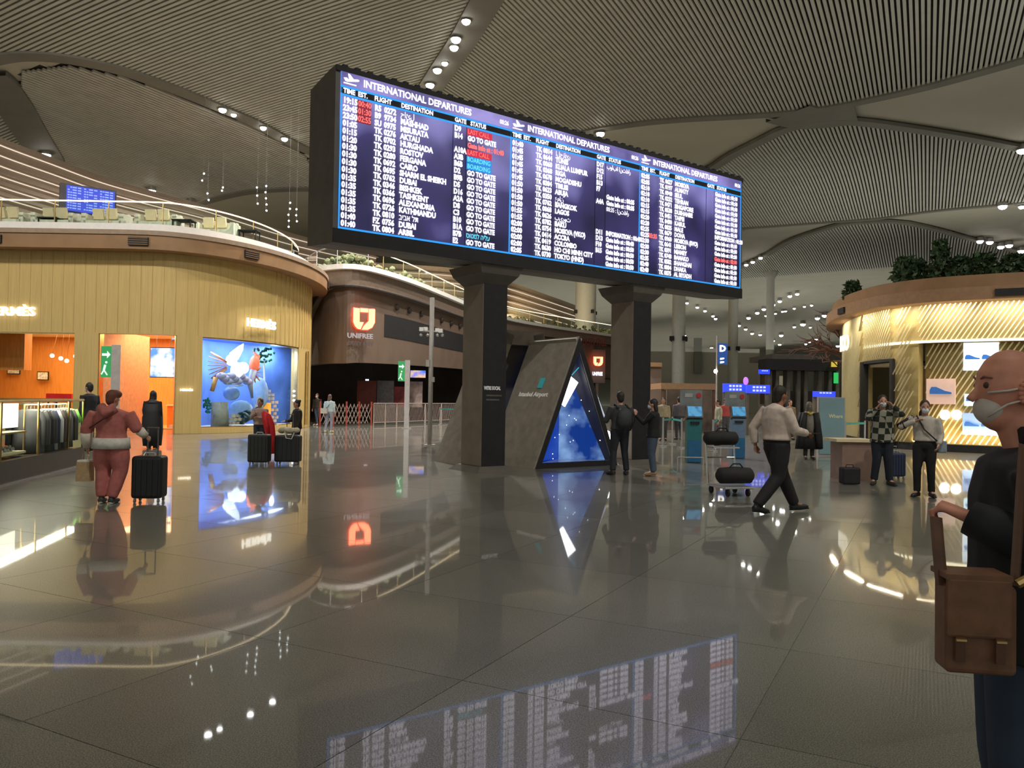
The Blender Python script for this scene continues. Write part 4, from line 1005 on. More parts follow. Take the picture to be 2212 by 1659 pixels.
# ------------------------------------------------------------ booth
booth = thing('triangular_booth', 'grey triangular tunnel shaped photo booth with deep blue starry screen between the board legs', 'photo booth')
def tri_tube(t0, tt0, tt1, t1, z, s0, s1, th, m, parent):
    """frame: outer trapezoid (t0,0)-(tt0,z)-(tt1,z)-(t1,0) from s0 to s1 with wall thickness"""
    for (a0, z0, a1, z1, nm) in ((t0, 0, tt0, z, 'left_side'), (tt0, z, tt1, z, 'top'), (tt1, z, t1, 0, 'right_side')):
        if abs(a0 - a1) < .05 and z0 == z1: continue
        d = Vector((a1 - a0, z1 - z0)).normalized(); nrm = Vector((-d.y, d.x)) * -th
        q = [(a0, z0), (a1, z1), (a1 + nrm.x, max(0, z1 + nrm.y)), (a0 + nrm.x, max(0, z0 + nrm.y))]
        if z0 == 0: q[3] = (a0 + th * 1.08, 0)
        if z1 == 0: q[2] = (a1 - th * 1.08, 0)
        MB().add([B(a, s0, zz_) for a, zz_ in q] + [B(a, s1, zz_) for a, zz_ in q], [(0, 1, 2, 3), (7, 6, 5, 4), (0, 4, 5, 1), (1, 5, 6, 2), (2, 6, 7, 3), (3, 7, 4, 0)]).build(nm, m, parent)
tri_tube(1.5, 2.76, 2.80, 4.06, 3.03, .12, 1.95, .13, MT['stone'], booth)
mb = MB()
mb.add([B(1.52, .09, 0), B(2.78, .09, 3.03), B(4.04, .09, 0), B(3.86, .09, .12), B(2.78, .09, 2.70), B(1.72, .09, .12)], [(0, 1, 4, 5), (1, 2, 3, 4), (0, 5, 3, 2)]); mb2_ = mb
mb.add([v + Vector(-DN) * .06 for v in [B(1.52, .09, 0), B(2.78, .09, 3.03), B(4.04, .09, 0), B(3.86, .09, .12), B(2.78, .09, 2.70), B(1.72, .09, .12)]], [(5, 4, 1, 0), (4, 3, 2, 1), (2, 3, 5, 0), ])
mb.build('black_trim', MT['black'], booth)
night = emat_noise('night_sky', (.0, .012, .17), (.0, .05, .45), 1.0, .5, .3, .75)
neb = emat_noise('nebula', (.0, .03, .22), (.35, .60, 1), 1.0, 1.0, .50, .78, detail=8)
# inner screens: left leaning facet and right facet meeting in a crease
MB().add([B(1.72, .35, .12), B(2.9, .95, .12), B(2.78, .80, 2.68)], [(0, 1, 2)]).build('left_screen', night, booth)
MB().add([B(2.9, .95, .12), B(3.86, .35, .12), B(2.78, .80, 2.68)], [(0, 1, 2)]).build('right_screen', neb, booth)
MB().add([B(1.72, .15, .12), B(1.72, .35, .12), B(2.78, .80, 2.68), B(2.78, .15, 2.7)], [(0, 1, 2, 3)]).build('inner_side', emat_noise('side_scr', (0, .01, .12), (0, .04, .35), 1.0, .7), booth)
MB().add([B(3.86, .15, .12), B(3.86, .35, .12), B(2.78, .80, 2.68), B(2.78, .15, 2.7)], [(3, 2, 1, 0)]).build('inner_side', MT['casing'], booth)
MB().add([B(1.6, .12, .125), B(3.96, .12, .125), B(2.9, .95, .125)], [(0, 1, 2)]).build('stage_floor', mat('stage', (.30, .35, .45), .15), booth)
whit = emat('white_panel', (.92, .95, 1), 4.5, True)
def facet(px, py):  # point on the plane of the opening, a little inside
    d = ray(px, py); P_ = B(0, .30, 0); return EYE + d * ((P_ - EYE).dot(DN) / d.dot(DN))
def sh(pts, m, name, bk=.03): MB().ngon([facet(*q) for q in pts], -DN * bk).build(name, m, booth)
c4 = lambda a, b_: (640 + a / 3.16, 540 + b_ / 3.16)
sh([c4(1855, 845), c4(1925, 905), c4(1835, 1070), c4(1785, 1030)], whit, 'white_light_panel')
sh([c4(2095, 1215), c4(2140, 1240), c4(2170, 1395), c4(2075, 1300)], whit, 'white_light_panel')
for a, b_, r in ((1965, 785, 12), (1962, 825, 14), (1995, 880, 13), (2005, 915, 14), (2012, 950, 15)):
    sh([(c4(a, b_)[0] + cos(k) * r / 3.16, c4(a, b_)[1] + sin(k) * r / 3.16) for k in (0, 1, 2, 3, 4, 5)], whit, 'light_spot')
cy = emat('cyan_line', (.05, .55, .8), .8)
def ln(a, b_): MB().tube([facet(*a), facet(*b_)], .012, 4).build('glow_line', cy, booth)
ln(c4(1910, 715), c4(1935, 795)); ln(c4(1935, 795), c4(1880, 855)); ln(c4(1830, 915), c4(1790, 985))
MB().tube([facet(*c4(1928, 672)), facet(*c4(2120, 1180))], .02, 6).build('edge_tube', emat('pale_edge', (.5, .55, .7), .9), booth)
mb = MB()
for a, b_ in ((1945, 1025), (2000, 1100), (1780, 1130), (1862, 1130), (1900, 1150), (1845, 1195), (1795, 1260), (1765, 1280), (1695, 1298), (1870, 1310), (1890, 1300), (1750, 1392), (1752, 1425), (1910, 1160), (2060, 1010)):
    mb.ball(facet(*c4(a, b_)), .012, 5)
mb.build('star', emat('starlight', (.8, .9, 1), 3), booth)
# text on slanted face
ed = (B(2.76, 0, 3.03) - B(1.5, 0, 0)).normalized()
def L_(s, h): return B(1.5, 0, 0) + ed * (h / ed.z) + (-DN) * s + (-DX * .012) + UPZ * .004
text('side_lettering', 'Istanbul Airport', .16, emat('pale_letters', (.65, .6, .52), .5), booth, L_(1.62, 1.62), DN, ed, ext=.003, bold=.002, sx=1.08)
MB().slab(L_(.98, 1.82), L_(.80, 1.82), L_(.80, 2.06), L_(.98, 2.06), -DX * .01).build('teal_emblem', mat('teal', (.05, .35, .38), .4, emit=(.03, .3, .32), es=.3), booth)
bt2 = thing('rear_triangular_booth', 'darker grey slanted booth standing behind the left leg of the board', 'photo booth')
tri_tube(.62, 1.95, 3.2, 4.1, 3.25, 1.97, 2.95, .35, MT['stone'], bt2)
MB().add([B(1.0, 2.3, 0), B(2.0, 2.3, 2.9), B(3.0, 2.3, 2.9), B(3.7, 2.3, 0)], [(0, 1, 2, 3)]).build('back_screen', MT['casing'], bt2)

# ================================================================== POLES AND SIGNS
p = at_z(928, 962); t = thing('camera_pole', 'tall slim grey pole with a cluster of cameras and lamps, left of the board leg', 'pole', (p.x, p.y, 0))
H_ = at_y(934, 643, p.y).z
MB().tube([(0, 0, .02), (0, 0, H_)], .075, 10).build('pole_shaft', MT['pole'], t, True); MB().tube([(0, 0, 0), (0, 0, .03)], .2, 16).build('base_plate', MT['pole'], t)
zc_ = at_y(930, 716, p.y).z
arm = MB().tube([(-.34, 0, zc_), (.34, 0, zc_)], .03, 6).build('cross_arm', MT['pole'], t)
for x, y_, z, m_ in ((-.32, -.05, .06, 'pole'), (-.2, .1, .08, 'pole'), (.30, -.05, .02, 'pole'), (.18, .1, .05, 'pole')):
    MB().box((x, y_, zc_ + z), (.13, .26, .12)).build('camera_housing', MT['white'], arm); 
for x in (-.34, -.12, .2, .36): MB().ball((x, -.05, zc_ - .12), .055, 8).build('dome_camera', MT['chrome'], arm, True)
MB().box((-.1, -.05, at_y(930, 785, p.y).z), (.12, .1, .22)).build('junction_box', MT['pole'], t); MB().box((.08, -.05, at_y(930, 820, p.y).z), (.1, .1, .16)).build('junction_box', MT['pole'], t)
grn = emat('green_sign', (.02, .40, .10), .8); grw = emat('sign_white', (.75, 1, .8), 1.2)
def sign_post(px, py, ytop, label, ws=.42, flip=-1, s0=.0):
    p = at_z(px, py); t = thing('exit_sign_post', label, 'sign', (p.x, p.y, 0)); h = at_y(px, ytop, p.y).z
    MB().box((0, 0, h / 2), (.24, .12, h)).build('post', MT['pole'], t)
    MB().box((0, 0, .015), (.45, .35, .03)).build('base', MT['pole'], t)
    s = MB().box((flip * (.12 + ws / 2), 0, h - .55), (ws, .1, 1.0)).build('sign_box', grn, t)
    x0 = flip * (.12 + ws / 2)
    MB().ngon([(x0 - .13, -.056, h - .36), (x0 + .03, -.056, h - .36), (x0 + .03, -.056, h - .44), (x0 + .14, -.056, h - .32), (x0 + .03, -.056, h - .20), (x0 + .03, -.056, h - .28), (x0 - .13, -.056, h - .28)], (0, -.01, 0)).build('arrow', grw, s)
    mb = MB(); mb.tube([(x0 - .02, -.06, h - .65), (x0 - .06, -.06, h - .82)], .035, 5); mb.ball((x0 + .01, -.06, h - .57), .04, 6); mb.tube([(x0 - .06, -.06, h - .82), (x0 + .05, -.06, h - .98)], .022, 5); mb.tube([(x0 - .06, -.06, h - .82), (x0 - .14, -.06, h - .96)], .022, 5)
    mb.build('running_figure', grw, s)
sign_post(878, 926, 778, 'slim beige post with green exit sign left of the camera pole', .34)
sign_post(246, 952, 745, 'grey post with green arrow exit sign in front of the boutique door', .34)
# gate sign
p = at_z(1547, 915); t = thing('gate_sign', 'tall blue gate sign with large white letter D on a slim pole', 'sign', (p.x, p.y, 0)); Yg = p.y
zt = at_y(1547, 725, Yg).z; MB().tube([(0, 0, 0), (0, 0, zt)], .07, 8).build('pole', MT['pole'], t)
z1 = at_y(1559, 742, Yg).z; z0 = at_y(1559, 787, Yg).z; x1 = at_y(1571, 760, Yg).x - p.x
s = MB().box((x1 / 2 + .05, 0, (z0 + z1) / 2), (x1 - .1, .15, z1 - z0)).build('sign_box', emat('sign_blue', (.01, .08, .35), .8), t)
text('sign_letters', 'D', .62, MT['signw'], s, Vector((.16, -.09, z1 - .58)), (1, 0, 0), ext=.01, bold=.03, sx=1.0)
for k in range(2): MB().ngon([(.22, -.09, z0 + .32 - k * .26), (.5, -.09, z0 + .38 - k * .26), (.5, -.09, z0 + .48 - k * .26), (.22, -.09, z0 + .46 - k * .26)], (0, -.02, 0)).build('sign_marks', MT['signw'], s)
MB().ball((-.08, 0, at_y(1547, 802, Yg).z), .15, 8).build('lamp_ball', MT['lamp'], t)
# blue information signs
def blue_sign(px0, px1, y0, y1, Y, label, rows, parent_post=True):
    a = at_y(px0, y0, Y); b_ = at_y(px1, y1, Y); m_ = at_y((px0 + px1) / 2, (y0 + y1) / 2, Y); t = thing('information_sign', label, 'sign', (m_.x, Y, 0))
    W = b_.x - a.x; Hh = a.z - b_.z
    s = MB().box((0, 0, m_.z), (W, .2, Hh)).build('sign_box', emat('info_blue', (.02, .06, .85), 1.2), t)
    for k in range(rows):
        for j in range(4): MB().box((-W * .2 + j * W * .15, -.12, m_.z + Hh * (.22 - .4 * k)), (W * .10, .02, Hh * .22)).build('sign_marks', emat('mark', (.55, .6, 1), 1.3), s)
    for sx in (-.42, .42): MB().box((sx * W, .1, (m_.z - Hh / 2) / 2), (.12, .12, m_.z - Hh / 2)).build('post', MT['casing'], t)
blue_sign(1562, 1610, 828, 848, 38, 'wide blue lit direction sign above the check in kiosks, left half', 2)
blue_sign(1612, 1662, 831, 850, 37.5, 'wide blue lit direction sign behind the white shirted man, right half', 2)
blue_sign(1757, 1803, 845, 858, 36, 'small blue lit direction sign above the teal poster board', 1)
blue_sign(1639, 1662, 798, 808, 60, 'small blue sign at the left eave of the dark pavilion', 1)
tag(MB().ball(at_y(1611, 823, 37.8), (.13, .1, .2), 8).build('purple_lamp', emat('purple', (.45, .15, 1), 1.6)), 'small purple glowing lamp on top of the blue direction signs', 'lamp')
# dark pavilion
pv = thing('dark_pavilion', 'dark flat roofed pavilion behind the bare tree', 'building')
pxbox(MB(), 1655, 1812, 776, 800, 62, 2).build('roof', MT['black'], pv); pxbox(MB(), 1668, 1760, 765, 777, 63, 6).build('upper_roof', MT['casing'], pv)
for k, x in enumerate((1660, 1676, 1700, 1722, 1738, 1768, 1790, 1806)): pxbox(MB(), x, x + 7, 800, 930, 62.5, 1).build('post', MT['casing'], pv)
pxbox(MB(), 1655, 1812, 845, 934, 66, .5).build('back_wall', MT['dark'], pv)
pxbox(MB(), 1685, 1697, 812, 850, 65, .2).build('lit_pane', emat('dim_pane', (.5, .45, .3), .35), pv); pxbox(MB(), 1735, 1741, 800, 860, 64, .2).build('lit_pane', emat('dim_pane2', (.5, .45, .3), .35), pv)
pxbox(MB(), 1803, 1811, 805, 828, 61.5, .2).build('green_light', emat('green_l', (.03, .6, .12), .9), pv)
p = at_y(1802, 787, 61.9); MB().box(p, (.4, .2, .4)).build('yellow_light', emat('yell', (.8, .6, .05), .8), pv)
# teal poster
p = at_z(1794, 985); t = thing('poster_board', 'tall teal and grey poster board behind the black coated woman', 'poster', (p.x, p.y, 0)); h = at_y(1794, 858, p.y).z; W = 58 / F_PX * p.y
MB().box((0, 0, h / 2), (W, .12, h)).build('board_frame', MT['pole'], t)
MB().box((0, -.07, h / 2 + .02), (W - .06, .03, h - .08)).build('poster_face', mat('teal_face', (.15, .23, .24), .4, var=.2, scale=.9, emit=(.12, .20, .21), es=.22), t)
text('poster_letters', 'Where', .16, emat('gold_letters', (.5, .45, .25), .6), t, Vector((-.10, -.10, h - .62)), (1, 0, 0), bold=.002, sx=.9)
# canopy
cp = thing('timber_canopy', 'brown timber canopy of a distant kiosk behind the board leg', 'canopy')
pxbox(MB(), 1428, 1546, 828, 841, 40, 3).build('roof', mat('canopy_wood', (.30, .17, .09), .6), cp)
for x in (1430, 1540): pxbox(MB(), x, x + 4, 841, 931, 40.2, .1).build('post', MT['bark'], cp)
pxbox(MB(), 1440, 1545, 843, 931, 43.5, .2).build('back_wall', mat('kiosk_back', (.12, .09, .07), .7, var=.5, scale=1), cp)
# check in kiosks
def kiosk(px, py, label, m1, m2):
    p = at_z(px, py); t = thing('check_in_kiosk', label, 'kiosk', (p.x, p.y, 0), 0, 'self check in kiosks')
    MB().box((0, .0, .56), (.36, .3, 1.1)).build('pedestal', m1, t); MB().box((0, -.156, .30), (.34, .012, .55)).build('pedestal_front', m2, t)
    Mr = Matrix.Rotation(-.45, 3, 'X')
    hd = MB().box((0, -.05, 1.28), (.42, .16, .36), M=Mr).build('screen_head', MT['casing'], t); MB().box((0, -.15, 1.31), (.36, .01, .28), M=Mr).build('touch_screen', emat_noise('kscr', (.03, .14, .30), (.1, .5, .9), .6, 4, .45, .6), hd)
    MB().box((0, .1, 1.45), (.06, .06, .5)).build('neck', MT['casing'], t)
    b2 = MB().box((-.05, .08, 1.66), (.56, .06, .40)).build('header_board', mat('hb', (.20, .22, .23), .5), t)
    MB().tube([(.14, .05, 1.72), (.14, .03, 1.72)], .065, 12).build('red_emblem', mat('rem', (.5, .03, .03), .5), b2)
    MB().box((-.12, .045, 1.72), (.2, .01, .1)).build('header_print', mat('hp', (.4, .4, .38), .5), b2)
    MB().box((.0, -.12, 1.02), (.22, .16, .06)).build('keypad', MT['black'], t)
teal = mat('teal_ped', (.02, .16, .17), .4); blu2 = mat('blue_ped', (.02, .13, .28), .4)
kiosk(1497, 999, 'teal and blue self check in kiosk nearest the right board leg', teal, blu2)
kiosk(1592, 990, 'blue self check in kiosk between the luggage trolley and the white shirted man', mat('bluepale', (.14, .22, .34), .4), blu2)
# guard rail near kiosk
p = at_z(1490, 1017); t = thing('guard_rail', 'low brass coloured guard rail around the left kiosk foot', 'rail', (p.x, p.y, 0))
for x in (-.28, .30): MB().tube([(x, 0, 0), (x, 0, .3)], .015, 6).build('post', MT['pole'], t)
MB().tube([(-.28, 0, .3), (.30, 0, .3)], .015, 6).build('rail', MT['pole'], t)
# stanchions
belt = emat('belt', (.02, .20, .19), .3); beltm = mat('teal_belt', (.04, .32, .30), .6)
prev = None
for i, (x, y) in enumerate(((1432, 965), (1452, 960), (1472, 968), (1540, 975), (1556, 955), (1826, 975), (1868, 972), (950, 917), (990, 920))):
    p = at_z(x, y); t = thing('queue_post', f"slim steel queue post, {['behind the woman taking a photo','second behind the woman taking a photo','left of the teal kiosk','right of the teal kiosk','behind the luggage trolley','left of the shoe shop entrance','at the shoe shop entrance','by the fence near the camera pole','by the fence next to the board leg'][i]}", 'queue post', (p.x, p.y, 0))
    MB().tube([(0, 0, .03), (0, 0, 1.0)], .03, 8).build('post', MT['chrome'], t); MB().tube([(0, 0, 0), (0, 0, .035)], .16, 14).build('base', MT['chrome'], t)
    if i in (1, 2, 4, 6, 8):
        q = prev - p; q.z = 0; MB().slab(Vector((0, 0, .88)), q + UPZ * .88, q + UPZ * .95, Vector((0, 0, .95)), (0, .01, 0)).build('belt', beltm, t)
    prev = p

# ================================================================== RIGHT SHOE SHOP
P5 = [(24, 43), (19.5, 41), (16.3, 38), (14.7, 34.8), (13.85, 31.8), (13.65, 29.8), (13.75, 28.3), (14.4, 27.1), (15.5, 26.2), (16.9, 25.4), (19, 24.3), (22, 23)]
C5 = Curve(P5, 6)
shop = thing('shoe_shop_building', 'rounded golden lattice fronted shoe shop with brown fascia at right', 'building')
gold = mat('gold_backing', (.34, .26, .11), .5, var=.06); goldbar = mat('gold_lattice', (.82, .72, .46), .35, .3, var=.05)
# the front runs from px 1832 to beyond the frame; find indices on the visible side
vis = [i for i in range(len(C5.p)) if C5.p[i].y < 36.5]
i0, i1 = vis[0], vis[-1]
def f5(px):
    best = (1e9, 0)
    k = i0 + 1.0
    while k < i1:
        q = C5.at(k)[0]; x = proj(V3(q, 2.5))[0]
        if q.y < 31.5 and abs(x - px) < best[0]: best = (abs(x - px), k)
        k += .05
    return best[1]
d0, d1 = f5(1868), f5(1932); wn0, wn1 = f5(1984), i1
top5 = 5.02
def seg(a, b_, o0, o1, z0, z1, name, m): c_ = C5.sub(a, b_); return MB().ribbon(c_.off(o0), c_.off(o1), z0, z1).build(name, m, shop)
seg(0, d0, 0, -.3, .25, top5, 'wall_panel', gold); seg(d0, d1, 0, -.3, 3.2, top5, 'wall_panel', gold); seg(d1, wn0, 0, -.3, .25, top5, 'wall_panel', gold)
seg(wn0, wn1, 0, -.3, 3.72, top5, 'wall_panel', gold); seg(wn0, wn1, -.45, -.6, .25, 3.72, 'recessed_panel', mat('gold_recess', (.42, .29, .09), .5))
seg(0, d0, .03, -.3, 0, .25, 'plinth', MT['black']); seg(d1, wn1, .03, -.5, 0, .25, 'plinth', MT['black'])
seg(0, i1, .8, -.3, top5, top5 + .42, 'fascia', mat('wood_fascia', (.34, .19, .10), .6)); seg(0, i1, .55, -.3, top5 + .42, top5 + .85, 'upper_fascia', MT['fascia'])
seg(0, i1, .0, -6, top5 + .3, top5 + .5, 'roof', MT['dark'])
seg(d0, i1, .05, .02, 3.72, 3.80, 'light_strip', emat('strip', (1, .90, .62), 3.2))
for px, w_ in ((1863, .75), (2195, 1.3)):
    k = f5(px + 0); q, tg, n = C5.at(k); a = q + n * .83; MB().box(V3(a, top5 + .2), (w_, .05, .22), atan2(tg.y, tg.x)).build('vent', MT['black'], shop)
# diagonal lattice bars
def lattice(a, b_, off_, z0, z1, spc, name, r=.027):
    c_ = C5.sub(a, b_).resample(.1); A_ = c_.off(off_ + .045); n_ = len(A_); mb = MB(); lean = .62
    L = n_ * .1; k = -(z1 - z0) * lean
    while k < L:
        pts = []
        for j in range(9):
            z = z0 + (z1 - z0) * j / 8; s = (k + (z - z0) * lean) / .1
            if 0 <= s <= n_ - 1.01: i = int(s); pts.append(V3(A_[i].lerp(A_[i + 1], s - i), z))
        if len(pts) > 1: mb.tube(pts, r, 4, cap=False)
        k += spc
    return tag(mb.build(name, goldbar, shop), kind='stuff')
lattice(0, d0, .05, .28, top5, .15, 'lattice_bars'); lattice(d0, d1, .05, 3.25, top5, .15, 'lattice_bars'); lattice(d1, wn0, .05, .28, top5, .15, 'lattice_bars')
lattice(wn0, wn1, .05, 3.8, top5, .15, 'lattice_bars'); lattice(wn0, wn1, -.40, .28, 3.7, .19, 'lattice_bars', .032)
# entrance
q0, tg0, n0 = C5.at(d0); q1, tg1, n1_ = C5.at(d1)
for q, tg, n in ((q0, tg0, n0), (q1, tg1, n1_)): MB().box(V3(q + n * .03, 1.6), (.08, .3, 3.2), atan2(tg.y, tg.x)).build('door_jamb', MT['black'], shop)
seg(d0, d1, .08, -.3, 3.12, 3.22, 'door_lintel', MT['black'])
seg(d0, d1, -1.6, -1.7, 0, 3.2, 'entrance_back', mat('entrance_wood', (.33, .20, .09), .6, var=.3, scale=3)); seg(d0, d1, -.2, -1.7, 3.0, 3.1, 'entrance_ceiling', MT['cream'])
em = (q0 + q1) / 2
ka, kb = C5.at(f5(1834) - 1.5), C5.at(f5(1842) + 1)
kd = (kb[0] - ka[0]).normalized(); kn = Vector((kd.y, -kd.x))
if kn.y > 0: kn = -kn; kd = -kd
kl = at_y(1821, 748, 33.4); kr = at_y(1846, 748, 31.4); kv = kr - kl; kv.z = 0
text('sign_letters', 'KO', .92, emat('ko_letters', (1, .93, .75), 1.25), shop, Vector((kl.x - .12, kl.y, 3.78)), kv, ext=.03, bold=.012, sx=1.15)
# wash lights hidden behind the fascia lip
for k in range(6):
    f = i0 + 4 + (i1 - i0 - 5) * (k + .3) / 6; q, tg, n = C5.at(f); a = q + n * .55
    light('AREA', 'fascia_light', (a.x, a.y, top5 - .03), 75, (1, .88, .62), 1.6, .15, (q.x, q.y, 2.2), parent=shop).rotation_euler
for px in (2010, 2080, 2150, 2210):
    q, tg, n = C5.at(f5(px)); a = q + n * .0; light('AREA', 'display_light', (a.x, a.y, .30), 16, (1, .8, .45), 1.2, .2, ((q - n * .45).x, (q - n * .45).y, 1.6), parent=shop)
# posters
def shop_poster(px, y0, y1, wpx, label, cb, shoes, es, off=-.32):
    q, tg, n = C5.at(f5(px)); a = q + n * off; zt = at_y(px, y0, a.y).z; zb_ = at_y(px, y1, a.y).z; wd_ = wpx / F_PX * a.y
    t = thing('shoe_poster', label, 'poster', (a.x, a.y, 0), atan2(tg.y, tg.x)); 
    MB().box((0, 0, (zt + zb_) / 2), (wd_, .06, zt - zb_)).build('poster_face', mat('pf', cb, .5, emit=cb, es=es, var=.05), t)
    for k in range(shoes):
        x = (k - (shoes - 1) / 2) * wd_ * .48; z = (zt + zb_) / 2 - (zt - zb_) * .1; s = wd_ * (.42 if shoes > 1 else .75); h = s * .35
        prof = [(-.5, 0), (.5, 0), (.5, .25), (.2, .45), (-.05, .8), (-.2, 1), (-.42, 1), (-.5, .5)]
        MB().ngon([(x + a_ * s, -.035, z + b__ * h) for a_, b__ in prof], (0, -.02, 0)).build('printed_shoe', mat('shoe_print', (.03, .10, .30), .5, emit=(.03, .14, .45), es=es), t)
shop_poster(2118, 740, 800, 66, 'bright white poster with two blue shoes high on the shoe shop window', (.75, .88, 1), 2, 1.3)
shop_poster(2027, 818, 873, 58, 'pinkish poster with a single dark blue shoe in the shoe shop window', (.62, .42, .36), 1, .45, -.25)
shop_poster(2097, 851, 877, 27, 'small pale blue poster square below the white shoe poster', (.55, .85, 1), 1, 1.1)
shop_poster(2139, 812, 840, 24, 'small pale blue poster square beside the bald man face', (.45, .8, 1), 1, .9)
shop_poster(2117, 893, 940, 66, 'blue lit poster low in the shoe shop window beside the bald man', (.25, .38, .75), 2, .8)
for px, l in ((2036, 'left'), (2064, 'right')):
    q, tg, n = C5.at(f5(px)); a = q - n * .3; z = at_y(px, 896, a.y).z
    tag(MB().ball((a.x, a.y, z), (.19, .08, .17), 10).build('display_lamp', emat('dl', (1, .95, .85), 5), smooth=True), f'round white glowing lamp low in the shoe shop window, {l} one', 'lamp')
# counter at entrance
p = at_z(1850, 1040); t = thing('reception_counter', 'beige counter with pale top left of the person in the checked shirt', 'counter', (p.x - .02, 16.5, 0))
zt = .84; MB().box((.15, 0, zt / 2 - .03), (.62, .6, zt - .06)).build('counter_body', mat('counter_pink', (.30, .19, .15), .5), t); MB().box((.1, 0, zt - .03), (.8, .7, .06)).build('counter_top', MT['cream'], t)
# plants on the shop roof
def bush(loc, r, h, label, n=420):
    t = thing('potted_shrub', label, 'plant', loc); mb = MB()
    for _ in range(n):
        th = random.uniform(0, 2 * pi); z = random.uniform(.15, 1); rr = r * sqrt(random.random()) * (1.05 - abs(z - .45))
        c_ = Vector((cos(th) * rr, sin(th) * rr * .7, z * h)); d = Vector((random.gauss(0, 1), random.gauss(0, 1), random.gauss(.6, .7))).normalized(); s = random.uniform(.09, .2)
        e = d.cross(Vector((random.random(), random.random(), random.random()))).normalized() * s * .35
        mb.add([c_ - e, c_ + d * s, c_ + e, c_ - d * s * .6], [(0, 1, 2, 3)])
    tag(mb.build('foliage', MT['leaf'], t), kind='stuff')
    mb = MB()
    for k in range(5): mb.tube([(0, 0, .1), (random.uniform(-.3, .3) * r, random.uniform(-.3, .3) * r, h * .7)], [.03, .01], 5)
    mb.build('stem', MT['bark'], t); MB().tube([(0, 0, 0), (0, 0, .22)], [.16, .2], 10).build('pot', MT['black'], t)
for (px, pyt, Y, r, l) in [(1842, 608, 31.5, .42, 'round dark shrub at the left tip of the shoe shop roof'), (1955, 556, 27.8, .5, 'dark leafy shrub left of the tall one on the shoe shop roof'), (1983, 562, 27.9, .5, 'low dark shrub beside the tall one on the shoe shop roof'),
                           (2032, 520, 27.2, .42, 'tall narrow dark shrub on the shoe shop roof'), (2075, 556, 26.9, .55, 'wide shrub right of the tall one on the shoe shop roof'), (2125, 548, 26.6, .6, 'loose feathery shrub near the right of the shoe shop roof'), (2190, 552, 26.3, .6, 'shrub at the right frame edge on the shoe shop roof')]:
    p = at_y(px, pyt, Y); z0 = top5 + .5; bush((p.x, Y, z0), r, max(.6, p.z - z0), l)
# bare tree
p = at_z(1846, 944); tree = thing('bare_tree', 'bare reddish brown multi stemmed tree at the left corner of the shoe shop', 'tree', (p.x, p.y, 0))
mb = MB(); tipz = at_y(1800, 740, p.y).z
for k in range(13):
    a = random.uniform(0, 2 * pi); x = cos(a) * .32; y = sin(a) * .3
    mb.tube([(x, y, 0), (x * .8 + random.uniform(-.1, .1), y, 1.6), (x * 1.1 + random.uniform(-.15, .15), y, 3.2), (x * .6 - .25, y, tipz - .2)], [.06, .05, .045, .03], 5)
mb.build('trunk_stem', MT['bark'], tree, True)
def branch(mb, p, d, L, r, dep):
    pts = [p]; q = p.copy(); dd_ = d.copy()
    for k in range(4): q = q + dd_ * (L / 4); dd_ = (dd_ + Vector((random.gauss(0, .2), random.gauss(0, .2), random.gauss(.0, .13)))).normalized(); pts.append(q.copy())
    mb.tube(pts, [r, r * .85, r * .7, r * .55, r * .4], 5)
    if dep:
        for k in range(4):
            nd = (dd_ + Vector((random.gauss(0, .6), random.gauss(0, .5), random.gauss(.05, .3)))).normalized(); branch(mb, pts[2 + k % 3], nd, L * .55, r * .55, dep - 1)
for k in range(8):
    mb = MB(); d = Vector((-1 + .35 * (k % 3), random.uniform(-.7, .7), random.uniform(-.05, .42))).normalized() if k < 6 else Vector((-.1, random.uniform(-.6, .3), .9)).normalized()
    branch(mb, Vector((-.2, 0, tipz - .3 - .35 * (k % 3))), d, 1.9 if k < 6 else 1.0, .06, 2); mb.build('branch', MT['bark'], tree, True)

# ================================================================== LEFT DISPLAY CASE
a = at_z(0, 1053); b_ = at_z(182, 1006); dv = (b_ - a).normalized(); nx = Vector((dv.y, -dv.x, 0)); a0 = a - dv * 3.0; LC = (b_ - a0).length
case = thing('glass_display_case', 'long low glass display case with dark base and brass rails at left', 'display case')
def Cc(s, dpt_, z): return a0 + dv * s - nx * dpt_ + UPZ * z
def cs(s0, s1, d0_, d1_, z0, z1, name, m, parent=case): return MB().slab(Cc(s0, d0_, z0), Cc(s1, d0_, z0), Cc(s1, d0_, z1), Cc(s0, d0_, z1), -nx * (d1_ - d0_)).build(name, m, parent)
cs(0, LC, 0, 2.6, .04, .40, 'base', mat('case_base', (.055, .047, .035), .3)); cs(0, LC, -.03, 2.6, 0, .04, 'kick_trim', MT['chrome'])
k = 0
s = 0
while s < LC - .5:
    e = min(LC, s + 1.55); cs(s + .02, e - .02, .04, .05, .42, 1.36, 'glass_pane', MT['glass']); MB().tube([Cc(e, .05, .4), Cc(e, .05, 1.38)], .022, 6).build('post', MT['brass'], case); s = e
cs(LC - .05, LC - .04, .04, 2.5, .42, 1.36, 'glass_pane', MT['glass'])
MB().tube([Cc(0, .05, 1.385), Cc(LC, .05, 1.385)], .028, 6).build('top_rail', MT['brass'], case); MB().tube([Cc(LC, .05, 1.385), Cc(LC, 2.5, 1.385)], .028, 6).build('top_rail', MT['brass'], case)
cs(0, 4.4, .15, 1.2, .82, .85, 'shelf', MT['brass']); cs(0, 4.4, .15, 1.1, .46, .50, 'shelf', MT['cream'])
cs(2.0, 4.75, .42, .46, .90, 1.33, 'light_panel', emat('case_glow', (1, .93, .75), 2.6, True))
rack = thing('clothes_rack', 'brass clothes rack inside the glass display case', 'rack')
